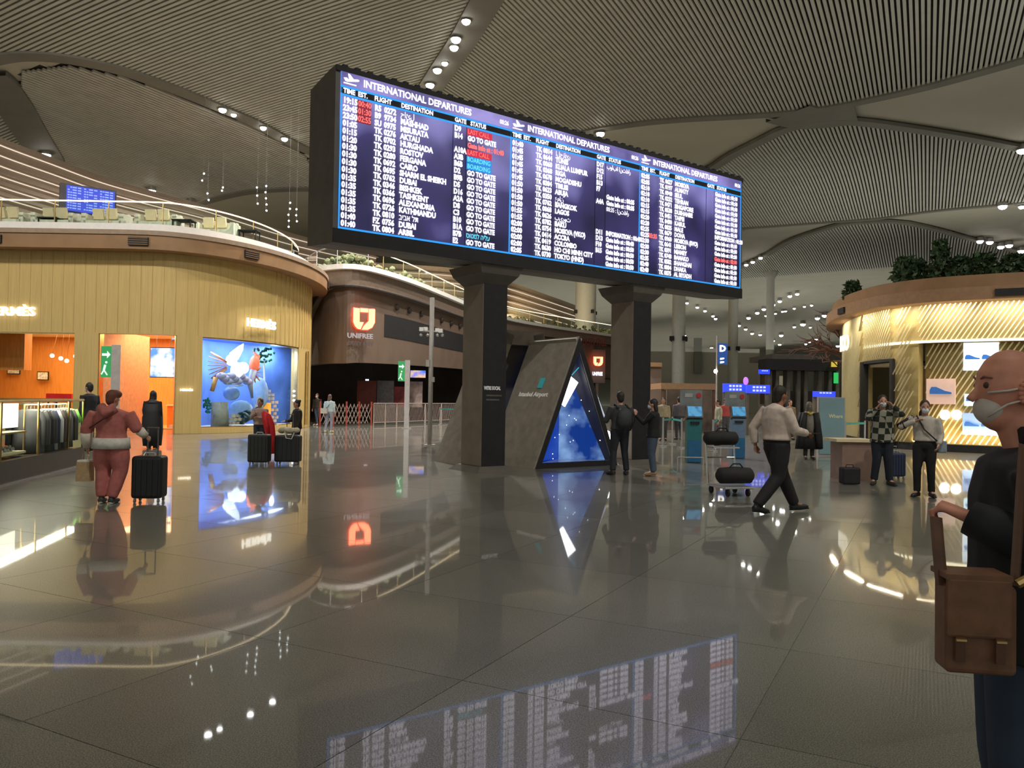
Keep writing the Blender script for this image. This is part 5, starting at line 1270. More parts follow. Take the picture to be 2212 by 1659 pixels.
MB().tube([Cc(4.8, .34, .42), Cc(4.8, .34, 1.30), Cc(6.92, .34, 1.30), Cc(6.92, .34, .42)], .018, 6).build('rail', MT['brass'], rack)
cols = [('charcoal', (.03, .03, .032)), ('dark grey', (.06, .055, .055)), ('black', (.012, .012, .014)), ('charcoal', (.03, .03, .03)), ('navy', (.02, .02, .05)), ('white', (.7, .68, .7)), ('dark brown', (.05, .035, .03)), ('black', (.015, .015, .015)), ('grey', (.09, .085, .08)), ('black', (.01, .01, .01)), ('dark grey', (.05, .05, .045)), ('bright green', (.12, .55, .05))]
ordw = ['first', 'second', 'third', 'fourth', 'fifth', 'sixth', 'seventh', 'eighth', 'ninth', 'tenth', 'eleventh', 'last']
for i, (cn, c_) in enumerate(cols):
    s = 4.92 + i * .17; t = thing('hanging_jacket', f'{cn} garment hanging in the display case, {ordw[i]} from the left on the rack', 'jacket', Cc(s, .34, 0), 0, 'garments on the display case rack'); t.rotation_euler = (0, 0, atan2(nx.y, nx.x) + .35)
    ln_ = .36 if i == 11 else .80
    secs = [((0, 0, 1.22), (.05, .04)), ((0, 0, 1.19), (.22, .06)), ((0, 0, 1.05), (.24, .075)), ((0, 0, 1.22 - ln_ * .6), (.22, .075)), ((0, 0, 1.22 - ln_), (.24, .08))]
    MB().tube([q[0] for q in secs], [q[1] for q in secs], 12, side=(1, 0, 0)).build('jacket_body', mat('cloth_' + str(i), tuple(min(.8, x * 2.4) for x in c_), .8), t, True)
    for sx in (-1, 1): MB().tube([(sx * .2, 0, 1.17), (sx * .27, .02, 1.0), (sx * .28, .03, 1.2 - ln_ * .8)], [.06, .06, .05], 8).build('sleeve', mat('slv', tuple(min(.8, x * 2.4) for x in c_), .8), t, True)
    MB().tube([(0, 0, 1.21), (0, 0, 1.27), (.015, 0, 1.30)], .008, 5).build('hanger_hook', MT['chrome'], t)
    if i == 0: 
        MB().tube([(-.28, -.12, .98), (-.28, -.14, .98)], .09, 16).build('round_print', mat('orange_print', (.8, .16, .04), .6), t)
for k in range(5):
    tag(MB().slab(Cc(1.2 + k * .55, .3, .505), Cc(1.6 + k * .55, .3, .505), Cc(1.6 + k * .55, .3, .535 + .01 * (k % 3)), Cc(1.2 + k * .55, .3, .535 + .01 * (k % 3)), -nx * .3).build('magazine', mat('mag', random.choice([(.7, .6, .5), (.3, .2, .15), (.6, .5, .2)]), .5, var=.4, scale=20)), f"flat magazine on the low shelf of the display case, {['nearest','second','third','fourth','farthest'][k]} one", 'magazine')
light('AREA', 'case_light', tuple(Cc(5.4, .25, 1.35)), 85, (1, .88, .7), 4.2, .3, tuple(Cc(5.4, .25, 0)), parent=case).rotation_euler = (0, 0, atan2(dv.y, dv.x))
t = thing('silver_ornament', 'small crumpled silver ornament on the display case shelf', 'ornament'); mb = MB()
for k in range(16): mb.ball(Cc(4.0 + random.uniform(-.15, .15), .35 + random.uniform(-.1, .1), .53 + random.uniform(0, .08)), .035, 5)
mb.build('ornament_body', MT['chrome'], t)
t = thing('leafy_plant', 'pale green long leaved plant at the far end of the display case', 'plant', Cc(LC - .45, .5, .4))
for k in range(8):
    an = k * .8; MB().tube([(0, 0, .1), (cos(an) * .15, sin(an) * .15, .42), (cos(an) * .42, sin(an) * .42, .78)], [(.01, .01), (.05, .01), (.005, .004)], 6).build('leaf', mat('palegreen', (.25, .42, .25), .5), t, True)
MB().tube([(0, 0, 0), (0, 0, .14)], [.1, .13], 10).build('pot', MT['black'], t)

# ================================================================== PEOPLE
def bake(o, voxel, smooth_it=4, fac=.6):
    m = o.modifiers.new('r', 'REMESH'); m.mode = 'VOXEL'; m.voxel_size = voxel; m.use_smooth_shade = True
    s = o.modifiers.new('s', 'SMOOTH'); s.iterations = smooth_it; s.factor = fac
    BAKE.append(o)
BAKE = []
MC = {}
def cm(c_, rough=.8, **k):
    key = (tuple(c_), rough, str(k))
    if key not in MC: MC[key] = mat('fabric', c_, rough, var=.15, scale=14, **k)
    return MC[key]
SKIN = (.50, .26, .18)
def hand(mb, wr, d, pn, s, curl=.5, side=1):
    """palm plus four fingers and a thumb; d = pointing direction, pn = palm normal"""
    d = Vector(d).normalized(); pn = Vector(pn); pn = (pn - d * pn.dot(d)).normalized(); lat = d.cross(pn) * side
    wr = Vector(wr); mb.tube([wr, wr + d * .045 * s, wr + d * .09 * s], [(.028 * s, .02 * s), (.042 * s, .018 * s), (.040 * s, .015 * s)], 8, side=lat)
    for k, (o, L) in enumerate(((-.030, .065), (-.010, .075), (.011, .072), (.030, .055))):
        b0 = wr + d * .085 * s + lat * o * s; a1 = curl * .7; a2 = curl * 1.6
        p1 = b0 + (d * cos(a1) + pn * sin(a1)) * L * .5 * s; p2 = p1 + (d * cos(a2) + pn * sin(a2)) * L * .5 * s
        mb.tube([b0 - d * .02 * s, p1, p2], [.0105 * s, .0095 * s, .0075 * s], 6)
    tb = wr + d * .03 * s - lat * .03 * s; mb.tube([tb, tb - lat * .022 * s + d * .03 * s + pn * .01, tb - lat * .02 * s + d * .06 * s + pn * .02 * s], [.014 * s, .012 * s, .009 * s], 6)
def person(label, px, py, rz, H=1.72, J=None, top=(.05, .05, .05), bot=(.03, .03, .04), shoe=(.02, .02, .02), skin=SKIN, hair=('short', (.02, .015, .01)), sleeve='long', hem=0, mask=False,
           build=1.0, curl=(.6, .6), head_rz=0, topm=None, loc=None, coat=None, fem=False, voxel=.016, hdir=(None, None), eyes=True, legw=1.0, hv=.011):
    p = loc or at_z(px, py); s = H / 1.75; t = thing('person', label, 'person', (p.x, p.y, 0), radians(rz))
    j = dict(head=(0, .02, 1.615), neck=(0, -.01, 1.47), chest=(0, -.01, 1.30), waist=(0, 0, 1.08), pelvis=(0, 0, .95), shL=(-.19, -.01, 1.42), shR=(.19, -.01, 1.42), elL=(-.245, -.03, 1.14), elR=(.245, -.03, 1.14), wrL=(-.25, .05, .89), wrR=(.25, .05, .89),
             hiL=(-.09, 0, .93), hiR=(.09, 0, .93), knL=(-.10, .03, .50), knR=(.10, .03, .50), anL=(-.10, -.02, .10), anR=(.10, -.02, .10), toL=(-.12, .15, .035), toR=(.12, .15, .035))
    if J: j.update(J)
    j = {k: Vector(v) * s for k, v in j.items()}; b = build * s
    # ---- body
    mb = MB(); h = j['head']; Mh = Matrix.Rotation(radians(head_rz), 3, 'Z')
    mb.ball(h + Vector((0, 0, .02)) * s, (.077 * s, .098 * s, .115 * s), 14, Mh); mb.ball(h + Mh @ Vector((0, .025, -.065)) * s, (.055 * s, .065 * s, .055 * s), 12, Mh)
    mb.tube([h + Mh @ Vector((0, .085, .02)) * s, h + Mh @ Vector((0, .115, -.025)) * s], [.010 * s, .016 * s], 6)
    for e in (-1, 1): mb.ball(h + Mh @ Vector((e * .08, -.005, .0)) * s, (.010 * s, .02 * s, .032 * s), 8, Mh)
    mb.tube([h - UPZ * .06 * s, j['neck'] - UPZ * .03 * s], [.052 * s, .06 * s], 10)
    mb.tube([j['neck'] - UPZ * .02 * s, j['chest'] + UPZ * .1 * s, j['chest'], j['waist'], j['pelvis'], j['pelvis'] - UPZ * .07 * s], [(.08 * b, .06 * b), (.165 * b, .09 * b), (.155 * b, .105 * b), (.125 * b, .09 * b), (.155 * b, .105 * b), (.13 * b, .09 * b)], 14, side=(1, 0, 0))
    for q in 'LR':
        mb.tube([j['sh' + q], j['el' + q], j['wr' + q]], [.052 * b, .038 * b, .026 * s], 10)
        dd = (j['wr' + q] - j['el' + q]).normalized(); hd = hdir[0 if q == 'L' else 1]; dd = Vector(hd).normalized() if hd else dd
        pn = Vector((1 if q == 'L' else -1, .25, 0)) if abs(dd.z) > .5 else Vector((0, .1, -1) if abs(dd.z) < .5 else (0, 1, 0))
        hand(mb, j['wr' + q], dd, pn, s, curl[0 if q == 'L' else 1], 1 if q == 'L' else -1)
        mb.tube([j['hi' + q], j['kn' + q], j['an' + q]], [.085 * b, .055 * b, .038 * s], 10); mb.tube([j['an' + q], j['to' + q]], [.035 * s, .03 * s], 8)
    o = mb.build('body', cm(skin, .55), t, True); bake(o, hv, 4 if hv > .01 else 6)
    # ---- trousers
    if bot:
        mb = MB(); mb.tube([j['waist'] - UPZ * .04 * s, j['pelvis'], j['pelvis'] - UPZ * .08 * s], [(.142 * b, .108 * b), (.172 * b, .125 * b), (.15 * b, .11 * b)], 14, side=(1, 0, 0))
        for q in 'LR':
            an = j['an' + q]; kn = j['kn' + q]
            mb.tube([j['hi' + q], j['hi' + q].lerp(kn, .5), kn, kn.lerp(an, .6), an + (kn - an).normalized() * .0], [.105 * b, .088 * b * legw, .068 * b * legw, .06 * b * legw, .058 * b], 12)
        o = mb.build('trousers', cm(bot), t, True); bake(o, voxel)
    # ---- top
    mb = MB(); hz_ = j['pelvis'].z - hem * s; low = j['pelvis'].lerp(j['waist'], 0) if hem >= 0 else j['waist']
    secs = [(j['neck'] + UPZ * .005 * s, (.068 * b, .062 * b)), (j['chest'] + UPZ * .12 * s, (.19 * b, .11 * b)), (j['chest'], (.188 * b, .130 * b)), (j['waist'], (.165 * b if fem else .172 * b, .122 * b)), (Vector((j['pelvis'].x, j['pelvis'].y, j['pelvis'].z - hem * s)), (.19 * b, .14 * b))]
    mb.tube([q[0] for q in secs], [q[1] for q in secs], 16, side=(1, 0, 0))
    for q in 'LR':
        sh_, el, wr = j['sh' + q], j['el' + q], j['wr' + q]
        if sleeve == 'long': mb.tube([sh_, sh_.lerp(el, .5), el, wr.lerp(el, .08)], [.075 * b, .066 * b, .055 * b, .042 * b], 10)
        elif sleeve == 'half': mb.tube([sh_, sh_.lerp(el, .5), el, el.lerp(wr, .25)], [.08 * b, .078 * b, .072 * b, .070 * b], 10)
        elif sleeve == 'short': mb.tube([sh_, sh_.lerp(el, .6)], [.075 * b, .068 * b], 10)
    o = mb.build('shirt' if not coat else 'coat', topm or cm(top), t, True); bake(o, voxel)
    for q in 'LR':
        an, to = j['an' + q], j['to' + q]; d = to - an; d.z = 0; d.normalize(); base = min(an.z - .085 * s, to.z - .03 * s)
        mb = MB(); hl = an - d * .06 * s - UPZ * .05 * s; mb.tube([hl, an - UPZ * .045 * s + d * .02 * s, an.lerp(to, .6) - UPZ * .02 * s, to, to + d * .05 * s], [.045 * s, .05 * s, .046 * s, .04 * s, .022 * s], 10); mb.tube([an - UPZ * .04 * s, an + UPZ * .03 * s], [.045 * s, .045 * s], 10)
        so = mb.build('shoe', cm(shoe, .5), t, True); bake(so, .011)
        sl = MB().tube([hl - UPZ * .032 * s, to + d * .05 * s - UPZ * (to.z - max(.014, base + .014 * s))], [(.035 * s, .012 * s), (.032 * s, .012 * s)], 8, side=(d.y, -d.x, 0)).build('sole', cm((.6, .58, .55) if sum(shoe) > .1 else (.01, .01, .01), .6), so, True)
    # ---- hair
    st, hc = hair
    if st != 'bald':
        mb = MB(); hm = cm(hc, .6)
        def hb(v, r): mb.ball(h + Mh @ Vector(v) * s, tuple(x * s for x in r), 12, Mh)
        if st == 'hijab':
            hb((0, -.012, .02), (.10, .118, .135)); mb.tube([h + UPZ * .0, j['neck'], j['chest'] + UPZ * .08 * s], [(.10 * s, .115 * s), (.11 * s, .10 * s), (.19 * b, .14 * b)], 14, side=(1, 0, 0))
        else:
            hb((0, -.018, .045), (.088, .104, .108)); hb((0, -.055, -.01), (.074, .062, .09))
            if st == 'long': mb.tube([h - Mh @ Vector((0, .05, -.03)) * s, h + Mh @ Vector((0, -.08, -.12)) * s, h + Mh @ Vector((0, -.09, -.27)) * s], [(.085 * s, .06 * s), (.09 * s, .05 * s), (.05 * s, .025 * s)], 10, side=(1, 0, 0))
            if st == 'ponytail': mb.tube([h + Mh @ Vector((0, -.10, .03)) * s, h + Mh @ Vector((.05, -.10, -.10)) * s, h + Mh @ Vector((.09, .0, -.30)) * s], [.03 * s, .042 * s, .015 * s], 10)
            if st == 'bun': hb((0, -.09, .10), (.05, .05, .05))
            if st == 'cap': hb((0, .03, .075), (.09, .12, .075))
        o = mb.build('headscarf' if st == 'hijab' else 'hair', hm, t, True); bake(o, .011)
    if eyes:
        mb = MB()
        for e in (-1, 1): mb.ball(h + Mh @ Vector((e * .032, .088, .022)) * s, .010 * s, 6)
        mb.build('eyes', cm((.02, .015, .01), .3), t, True)
    if mask:
        mb = MB(); mb.ball(h + Mh @ Vector((0, .058, -.048)) * s, (.060 * s, .058 * s, .056 * s), 12, Mh)
        for e in (-1, 1): mb.tube([h + Mh @ Vector((e * .055, .075, -.02)) * s, h + Mh @ Vector((e * .086, .0, .01)) * s], .004 * s, 4)
        mb.build('face_mask', cm((.62, .68, .74), .7), t, True)
    return t, j, s
def part(t, name, mb, c_, smooth=True, rough=.7, vox=0, **k):
    o = mb.build(name, cm(c_, rough) if not isinstance(c_, bpy.types.Material) else c_, t, smooth)
    if vox: bake(o, vox)
    return o
PINK = (.50, .155, .135)
# 1 pink tracksuit
t, j, s = person('person in a pink tracksuit seen from behind, pulling a black suitcase past the display case', 237, 1087, 0, 1.58, top=PINK, bot=PINK, shoe=(.05, .05, .05), hair=('cap', (.16, .05, .03)), sleeve='half', hem=-.02, build=1.32, head_rz=-25,
       J=dict(shL=(-.25, -.01, 1.40), shR=(.25, -.01, 1.40), elL=(-.38, -.02, 1.14), elR=(.36, .04, 1.18), wrL=(-.40, .05, .86), wrR=(.47, .14, 1.04), hiL=(-.13, 0, .9), hiR=(.13, 0, .9), knL=(-.13, .04, .5), knR=(.14, .02, .5), anL=(-.12, -.02, .1), anR=(.06, -.06, .1), toL=(-.15, .14, .035), toR=(.06, .12, .035)), curl=(1.0, 1.2), eyes=False, legw=1.28)
PK = t; pj = j
part(t, 'white_undershirt', MB().tube([j['pelvis'] + UPZ * .06, j['pelvis'] - UPZ * .09], [(.27 * s, .21 * s), (.29 * s, .22 * s)], 16, side=(1, 0, 0)), (.72, .68, .62))
part(t, 'white_sleeve', MB().tube([j['elL'].lerp(j['wrL'], .15), j['elL'].lerp(j['wrL'], .6), j['wrL']], [.085, .08, .05], 10), (.72, .66, .55)); part(t, 'white_sleeve', MB().tube([j['elR'].lerp(j['wrR'], .35), j['wrR']], [.07, .05], 10), (.72, .66, .55))
part(t, 'hood', MB().tube([j['neck'] + Vector((-.1, -.10, .02)), j['neck'] + Vector((0, -.16, -.06)), j['neck'] + Vector((.1, -.10, .02))], [.07, .09, .07], 10), PINK)
part(t, 'bag_strap', MB().tube([j['shR'] + Vector((-.10, -.19, .03)), j['chest'] + Vector((-.02, -.225, .0)), j['waist'] + Vector((-.22, -.17, .08))], .012, 5), (.12, .03, .03))
W = PK.location
hp = Vector((W.x, W.y, 0)) + j['wrL'] + Vector((-.02, .0, -.09))
bag = thing('paper_bag', 'small brown paper bag hanging from the hand of the person in pink', 'bag', (hp.x, hp.y, 0))
MB().box((0, 0, hp.z - .25), (.19, .14, .27), taper=.95).build('bag_body', cm((.50, .33, .18)), bag); MB().box((0, 0, hp.z - .11), (.17, .12, .04)).build('white_top', cm((.8, .78, .7)), bag)
MB().tube([(-.05, 0, hp.z - .1), (-.03, 0, hp.z), (.03, 0, hp.z), (.05, 0, hp.z - .1)], .005, 5).build('handle', cm((.5, .33, .18)), bag)
# suitcases
def suitcase(px, py, label, c_, w_=.46, h_=.66, d_=.28, rz=0, handle=.4, lean=0, loc=None):
    p = loc or at_z(px, py); t = thing('suitcase', label, 'suitcase', (p.x, p.y, 0), radians(rz))
    m_ = cm(c_, .5); sh = MB().box((0, 0, .06 + h_ / 2), (w_, d_, h_)).build('shell', m_, t); bevel(sh, .045, 3)
    for k in range(5): MB().box((-w_ * .36 + k * w_ * .18, -d_ / 2 - .004, .06 + h_ / 2), (.018, .012, h_ * .82)).build('rib', m_, sh)
    for sx in (-1, 1):
        for sy in (-1, 1): MB().tube([(sx * w_ * .38 - .012, sy * d_ * .36, .03), (sx * w_ * .38 + .012, sy * d_ * .36, .03)], .03, 10).build('wheel', cm((.25, .25, .25), .4), t)
    MB().tube([(-.08, 0, .06 + h_), (-.06, 0, .10 + h_), (.06, 0, .10 + h_), (.08, 0, .06 + h_)], .012, 6).build('top_grip', MT['chrome'], t)
    if handle:
        mb = MB()
        for sx in (-.07, .07): mb.tube([(sx, d_ * .35, h_), (sx, d_ * .35, h_ + handle)], .010, 6)
        mb.tube([(-.08, d_ * .35, h_ + handle), (.08, d_ * .35, h_ + handle)], .014, 6); mb.build('telescopic_handle', cm((.12, .12, .12), .4), t)
    return t
suitcase(322, 1084, 'ribbed black suitcase pulled by the person in pink', (.012, .012, .013), .42, .60, .30, 6, .45)
suitcase(560, 1004, 'black suitcase in front of the person with the red coat', (.012, .012, .012), .46, .62, .3, 0, 0)
suitcase(622, 1003, 'wide black suitcase with a pale bag on top, right of the red coat', (.012, .012, .014), .56, .60, .3, 0, .52)
suitcase(1934, 1035, 'dark blue suitcase between the checked shirt and the white shirted woman', (.02, .03, .07), .34, .50, .25, 8, .18)
p = at_z(1835, 1046); t = thing('cabin_bag', 'small square black bag standing on the floor left of the checked shirt person', 'bag', (p.x, p.y, 0))
bevel(MB().box((0, 0, .17), (.34, .24, .32)).build('bag_body', MT['black'], t), .03); MB().tube([(-.08, 0, .32), (-.06, 0, .38), (.06, 0, .38), (.08, 0, .32)], .01, 5).build('handle', MT['black'], t)
p = at_z(622, 1003); t = thing('soft_bag', 'crumpled beige bag with straps lying on the wide black suitcase', 'bag', (p.x, p.y - .02, .68))
mb = MB()
for k in range(10): mb.ball((random.uniform(-.2, .2), random.uniform(-.05, .05), .07 + random.uniform(-.01, .03)), (.1, .09, .065), 8)
bake(mb.build('bag_body', cm((.55, .48, .36)), t, True), .015); MB().tube([(-.05, -.14, .06), (.0, -.17, -.08), (.12, -.17, -.10), (.17, -.14, .04)], .012, 5).build('strap', cm((.6, .55, .45)), t)
# 2 abaya
t, j, s = person('person in a long black robe and headscarf walking to the boutique door', 328, 968, 0, 1.62, top=(.008, .008, .009), bot=(.01, .01, .01), hair=('hijab', (.008, .008, .009)), build=1.2, eyes=False, hem=0)
part(t, 'robe', MB().tube([j['chest'] + UPZ * .05, j['waist'], j['pelvis'], (0, 0, .5), (0.01, 0, .07)], [(.24, .16), (.24, .18), (.28, .21), (.29, .23), (.25, .21)], 16, side=(1, 0, 0)), (.008, .008, .009))
# 3 man by case
t, j, s = person('man in black with a white face mask beside the far end of the display case', 190, 975, 70, 1.80, top=(.012, .014, .018), bot=(.012, .012, .014), mask=True, build=1.12, hem=.06)
# 4,5 pair with suitcases
pA = at_z(560, 985); t, j, s = person('person in a beige jacket holding a red coat behind a black suitcase', 560, 984, 165, 1.46, top=(.36, .25, .22), bot=(.02, .025, .05), hair=('bun', (.10, .055, .03)), build=1.12,
       J=dict(elR=(.24, .10, 1.16), wrR=(.02, .22, 1.30), elL=(-.25, .06, 1.14), wrL=(-.08, .24, 1.18)), curl=(1.2, 1.2), loc=pA)
part(t, 'backpack', MB().ball((.16, -.17, 1.0), (.15, .12, .26), 12), (.015, .015, .02))
rc_ = at_z(582, 988); tt = thing('red_coat', 'bright red coat draped from the arm of the person in beige', 'coat', (rc_.x, rc_.y - .15, 0))
mb = MB(); mb.tube([(-.13, 0, 1.14), (-.05, 0, 1.02), (.02, 0, .80), (.08, 0, .45), (.12, 0, .10)], [(.05, .05), (.12, .07), (.14, .08), (.12, .07), (.05, .04)], 12, side=(1, 0, 0)); mb.build('coat_body', cm((.55, .015, .02)), tt, True)
MB().tube([(-.08, -.06, 1.08), (.0, -.09, .8), (.04, -.08, .55)], [.04, .045, .035], 8).build('coat_sleeve', cm((.55, .015, .02)), tt, True)
pB = at_z(640, 985); person('person in a dark jacket and black mask behind the wide suitcase', 640, 984, 120, 1.44, top=(.022, .018, .016), bot=(.015, .015, .02), hair=('bun', (.02, .015, .01)), build=1.15, hem=.1, J=dict(elR=(.25, .12, 1.1), wrR=(.16, .34, 1.08)), loc=pB)
# 6,7 far couple
t, j, s = person('distant man in a dark top, jeans and mask by the folding barrier', 684, 919, 160, 1.68, top=(.035, .03, .03), bot=(.05, .07, .12), shoe=(.5, .4, .35), hair=('short', (.05, .03, .02)), mask=True, J=dict(knR=(-.02, .08, .5), anR=(-.10, .1, .1), toR=(-.16, .26, .035), anL=(.08, -.02, .1), toL=(.08, .15, .035)))
t, j, s = person('distant person in a light blue jacket with a shoulder bag, seen from behind', 711, 934, -15, 1.62, top=(.42, .50, .50), bot=(.25, .25, .30), shoe=(.5, .45, .25), hair=('long', (.10, .05, .03)), J=dict(knL=(-.16, .05, .5), anL=(-.18, -.05, .1), toL=(-.22, .1, .035)), eyes=False)
part(t, 'shoulder_bag', MB().box((-.15, -.20, .92), (.28, .12, .22)), (.5, .42, .35), False); part(t, 'bag_strap', MB().tube([(.14, -.05, 1.36), (.0, -.15, 1.1), (-.15, -.16, .98)], .012, 5), (.05, .04, .04))
# 8 backpack man
t, j, s = person('man with a grey backpack facing the blue booth screen, seen from behind', 1338, 1026, 15, 1.74, top=(.045, .045, .048), bot=(.018, .02, .028), shoe=(.03, .02, .02), J=dict(elL=(-.30, .05, 1.14), wrL=(-.22, .24, 1.12), elR=(.27, -.02, 1.14), wrR=(.24, .1, .92), knL=(-.13, .03, .5), anL=(-.16, -.02, .1), toL=(-.2, .14, .035), knR=(.12, .03, .5), anR=(.15, -.02, .1), toR=(.18, .14, .035)), build=1.12, eyes=False)
part(t, 'backpack', MB().tube([(0, -.20, 1.40), (0, -.23, 1.3), (0, -.24, 1.1), (0, -.21, .98)], [(.08, .04), (.15, .08), (.16, .10), (.11, .06)], 12, side=(1, 0, 0)), (.035, .037, .042))
for sx in (-.12, .12): part(t, 'backpack_strap', MB().tube([(sx, -.16, 1.40), (sx, -.02, 1.49), (sx, .13, 1.35)], .02, 6), (.02, .02, .02))
# 9 woman photographing
t, j, s = person('woman in a black hoodie and jeans holding up a phone to photograph the booth', 1410, 1028, 75, 1.60, top=(.010, .010, .012), bot=(.06, .085, .13), shoe=(.28, .16, .08), hair=('long', (.015, .01, .01)), mask=True, J=dict(elR=(.20, .22, 1.20), wrR=(.08, .42, 1.40), elL=(-.2, .2, 1.2), wrL=(-.06, .40, 1.38)), build=1.15, hem=.08, curl=(1, 1), hdir=((.2, .1, 1), (-.2, .1, 1)))
ph = Matrix.Rotation(radians(75), 4, 'Z') @ Vector((0, .50 * s, 1.45 * s)); q = t.location
tag(bevel(MB().box((q.x + ph.x, q.y + ph.y, ph.z), (.012, .075, .15), radians(0)).build('phone', cm((.5, .3, .22), .4)), .004), 'phone held up by the woman in the black hoodie', 'phone')
# 10 white shirt man
t, j, s = person('man in a white shirt and black trousers striding to the right', 1676, 1108, -72, 1.80, top=(.66, .54, .47), bot=(.014, .013, .014), shoe=(.012, .012, .012), skin=(.34, .15, .09), sleeve='long', hem=-.05, build=1.28,
       J=dict(elR=(.27, .10, 1.14), wrR=(.18, .36, 1.10), elL=(-.32, -.16, 1.16), wrL=(-.30, -.13, .92), hiL=(-.09, .0, .93), knL=(-.09, .16, .52), anL=(-.08, .36, .11), toL=(-.08, .54, .06), knR=(.09, -.04, .50), anR=(.08, -.36, .13), toR=(.08, -.22, .04), head=(0, .06, 1.61), neck=(0, .02, 1.47)), head_rz=0, curl=(.8, 1.0), legw=1.12)
ph = Matrix.Rotation(radians(-72), 4, 'Z') @ Vector((.17 * s, .50 * s, 1.10 * s)); q = t.location
tag(bevel(MB().box((q.x + ph.x, q.y + ph.y, ph.z), (.15, .07, .012), .3).build('phone', MT['black']), .004), 'black phone in the hand of the man in the white shirt', 'phone')
part(t, 'belt', MB().tube([j['waist'] - UPZ * .06, j['waist'] - UPZ * .10], [(.20 * s, .16 * s), (.205 * s, .165 * s)], 16, side=(1, 0, 0)), (.01, .01, .01))
# 11 black coat woman
t, j, s = person('woman in an open black coat with patterned grey dress and yellow collar facing the camera', 1747, 992, 175, 1.60, top=(.20, .18, .16), bot=(.012, .012, .012), hair=('hijab', (.13, .11, .09)), build=1.1, shoe=(.03, .03, .03))
part(t, 'black_coat', MB().tube([j['neck'] - UPZ * .05 + Vector((0, -.06, 0)), j['chest'] + Vector((0, -.07, 0)), j['waist'] + Vector((0, -.06, 0)), (0, -.05, .6), (0, -.04, .28)], [(.12, .06), (.26, .11), (.27, .13), (.33, .15), (.37, .16)], 16, side=(1, 0, 0)), (.008, .008, .009))
for sx in (-1, 1):
    part(t, 'coat_front', MB().tube([(sx * .14, .10, 1.30), (sx * .19, .13, 1.0), (sx * .24, .12, .6), (sx * .27, .10, .3)], [(.07, .05), (.09, .06), (.10, .06), (.09, .05)], 10, side=(1, 0, 0)), (.008, .008, .009))
    q = 'L' if sx < 0 else 'R'; part(t, 'coat_sleeve', MB().tube([j['sh' + q], j['el' + q], j['wr' + q]], [.10, .10, .10], 10), (.008, .008, .009))
part(t, 'yellow_collar', MB().tube([(-.07, .09, 1.30), (0, .13, 1.26), (.07, .09, 1.31)], .035, 8), (.5, .36, .04))
part(t, 'grey_dress', MB().tube([(0, .05, 1.2), (0, .06, .95), (0, .05, .65)], [(.13, .10), (.13, .12), (.10, .1)], 12, side=(1, 0, 0)), (.17, .155, .13))
# 12 checked shirt
chk, nt, b = new_mat('checked_cloth'); tc = nt.nodes.new('ShaderNodeTexCoord'); mp = nt.nodes.new('ShaderNodeMapping'); mp.inputs['Rotation'].default_value = (.2, 0, .3)
ck = nt.nodes.new('ShaderNodeTexChecker'); ck.inputs['Scale'].default_value = 9; ck.inputs[1].default_value = (.018, .020, .014, 1); ck.inputs[2].default_value = (.30, .29, .23, 1)
nt.links.new(tc.outputs['Object'], mp.inputs[0]); nt.links.new(mp.outputs[0], ck.inputs[0]); nt.links.new(ck.outputs[0], b.inputs['Base Color']); b.inputs['Roughness'].default_value = .9
t, j, s = person('person in a black and white checked shirt with hands raised to the face', 1905, 1048, 165, 1.74, topm=chk, bot=(.012, .016, .028), shoe=(.03, .025, .02), hair=('short', (.035, .02, .015)), mask=True, build=1.22, hem=.12,
       J=dict(elL=(-.33, .16, 1.36), wrL=(-.15, .16, 1.55), elR=(.30, .16, 1.28), wrR=(.13, .16, 1.50), anL=(-.14, -.02, .1), toL=(-.2, .14, .035), anR=(.14, -.02, .1), toR=(.2, .14, .035)), curl=(.9, .9))
# 13 white shirt woman
t, j, s = person('woman with a ponytail and white shirt holding a hand to her mouth', 1997, 1074, 150, 1.64, top=(.50, .45, .40), bot=(.010, .010, .010), shoe=(.015, .012, .012), hair=('ponytail', (.035, .02, .015)), mask=True, build=1.08, hem=-.06,
       J=dict(elR=(.40, .10, 1.26), wrR=(.12, .18, 1.38), elL=(-.26, .02, 1.12), wrL=(-.22, .16, .95), anL=(-.11, -.05, .1), toL=(-.16, .1, .035), anR=(.12, .0, .1), toR=(.18, .15, .035), knR=(.12, .06, .5)), head_rz=10)
part(t, 'cardigan_sleeve', MB().tube([j['shR'], j['elR'], j['elR'].lerp(j['wrR'], .3)], [.07, .068, .06], 10), (.03, .015, .015)); part(t, 'bag_strap', MB().tube([(.12, .10, 1.38), (.0, .16, 1.15), (-.2, .12, .95)], .012, 5), (.02, .02, .02))
w_ = t.location; tg_ = thing('waist_bag', 'small pale blue bag at the hip of the woman with the ponytail', 'bag', (w_.x + .26, w_.y - .02, 0))
bevel(MB().box((0, 0, .86), (.16, .12, .2)).build('bag_body', cm((.25, .3, .36)), tg_), .02); MB().tube([(-.06, 0, .95), (-.12, 0, 1.1), (-.2, 0, 1.2)], .01, 5).build('strap', cm((.02, .02, .02)), tg_)
# distant standing people around the kiosks
for i, (px, py, rz, H_, c1, c2, l) in enumerate([(1432, 952, 170, 1.7, (.4, .33, .22), (.05, .05, .06), 'blurred distant person in a tan top under the timber canopy'), (1551, 962, 90, 1.66, (.42, .40, .30), (.10, .10, .12), 'blurred distant person in pale clothes between the two kiosks'),
        (1566, 948, 200, 1.72, (.35, .05, .05), (.05, .05, .06), 'blurred distant person in red behind the luggage trolley'), (1706, 950, 190, 1.7, (.18, .14, .10), (.05, .045, .04), 'blurred distant person behind the striding man, under the dark pavilion'), (1466, 950, 10, 1.74, (.10, .09, .10), (.04, .04, .05), 'blurred distant dark figure left of the teal kiosk')]):
    person(l, px, py, rz, H_, top=c1, bot=c2, voxel=.03, build=1.1)
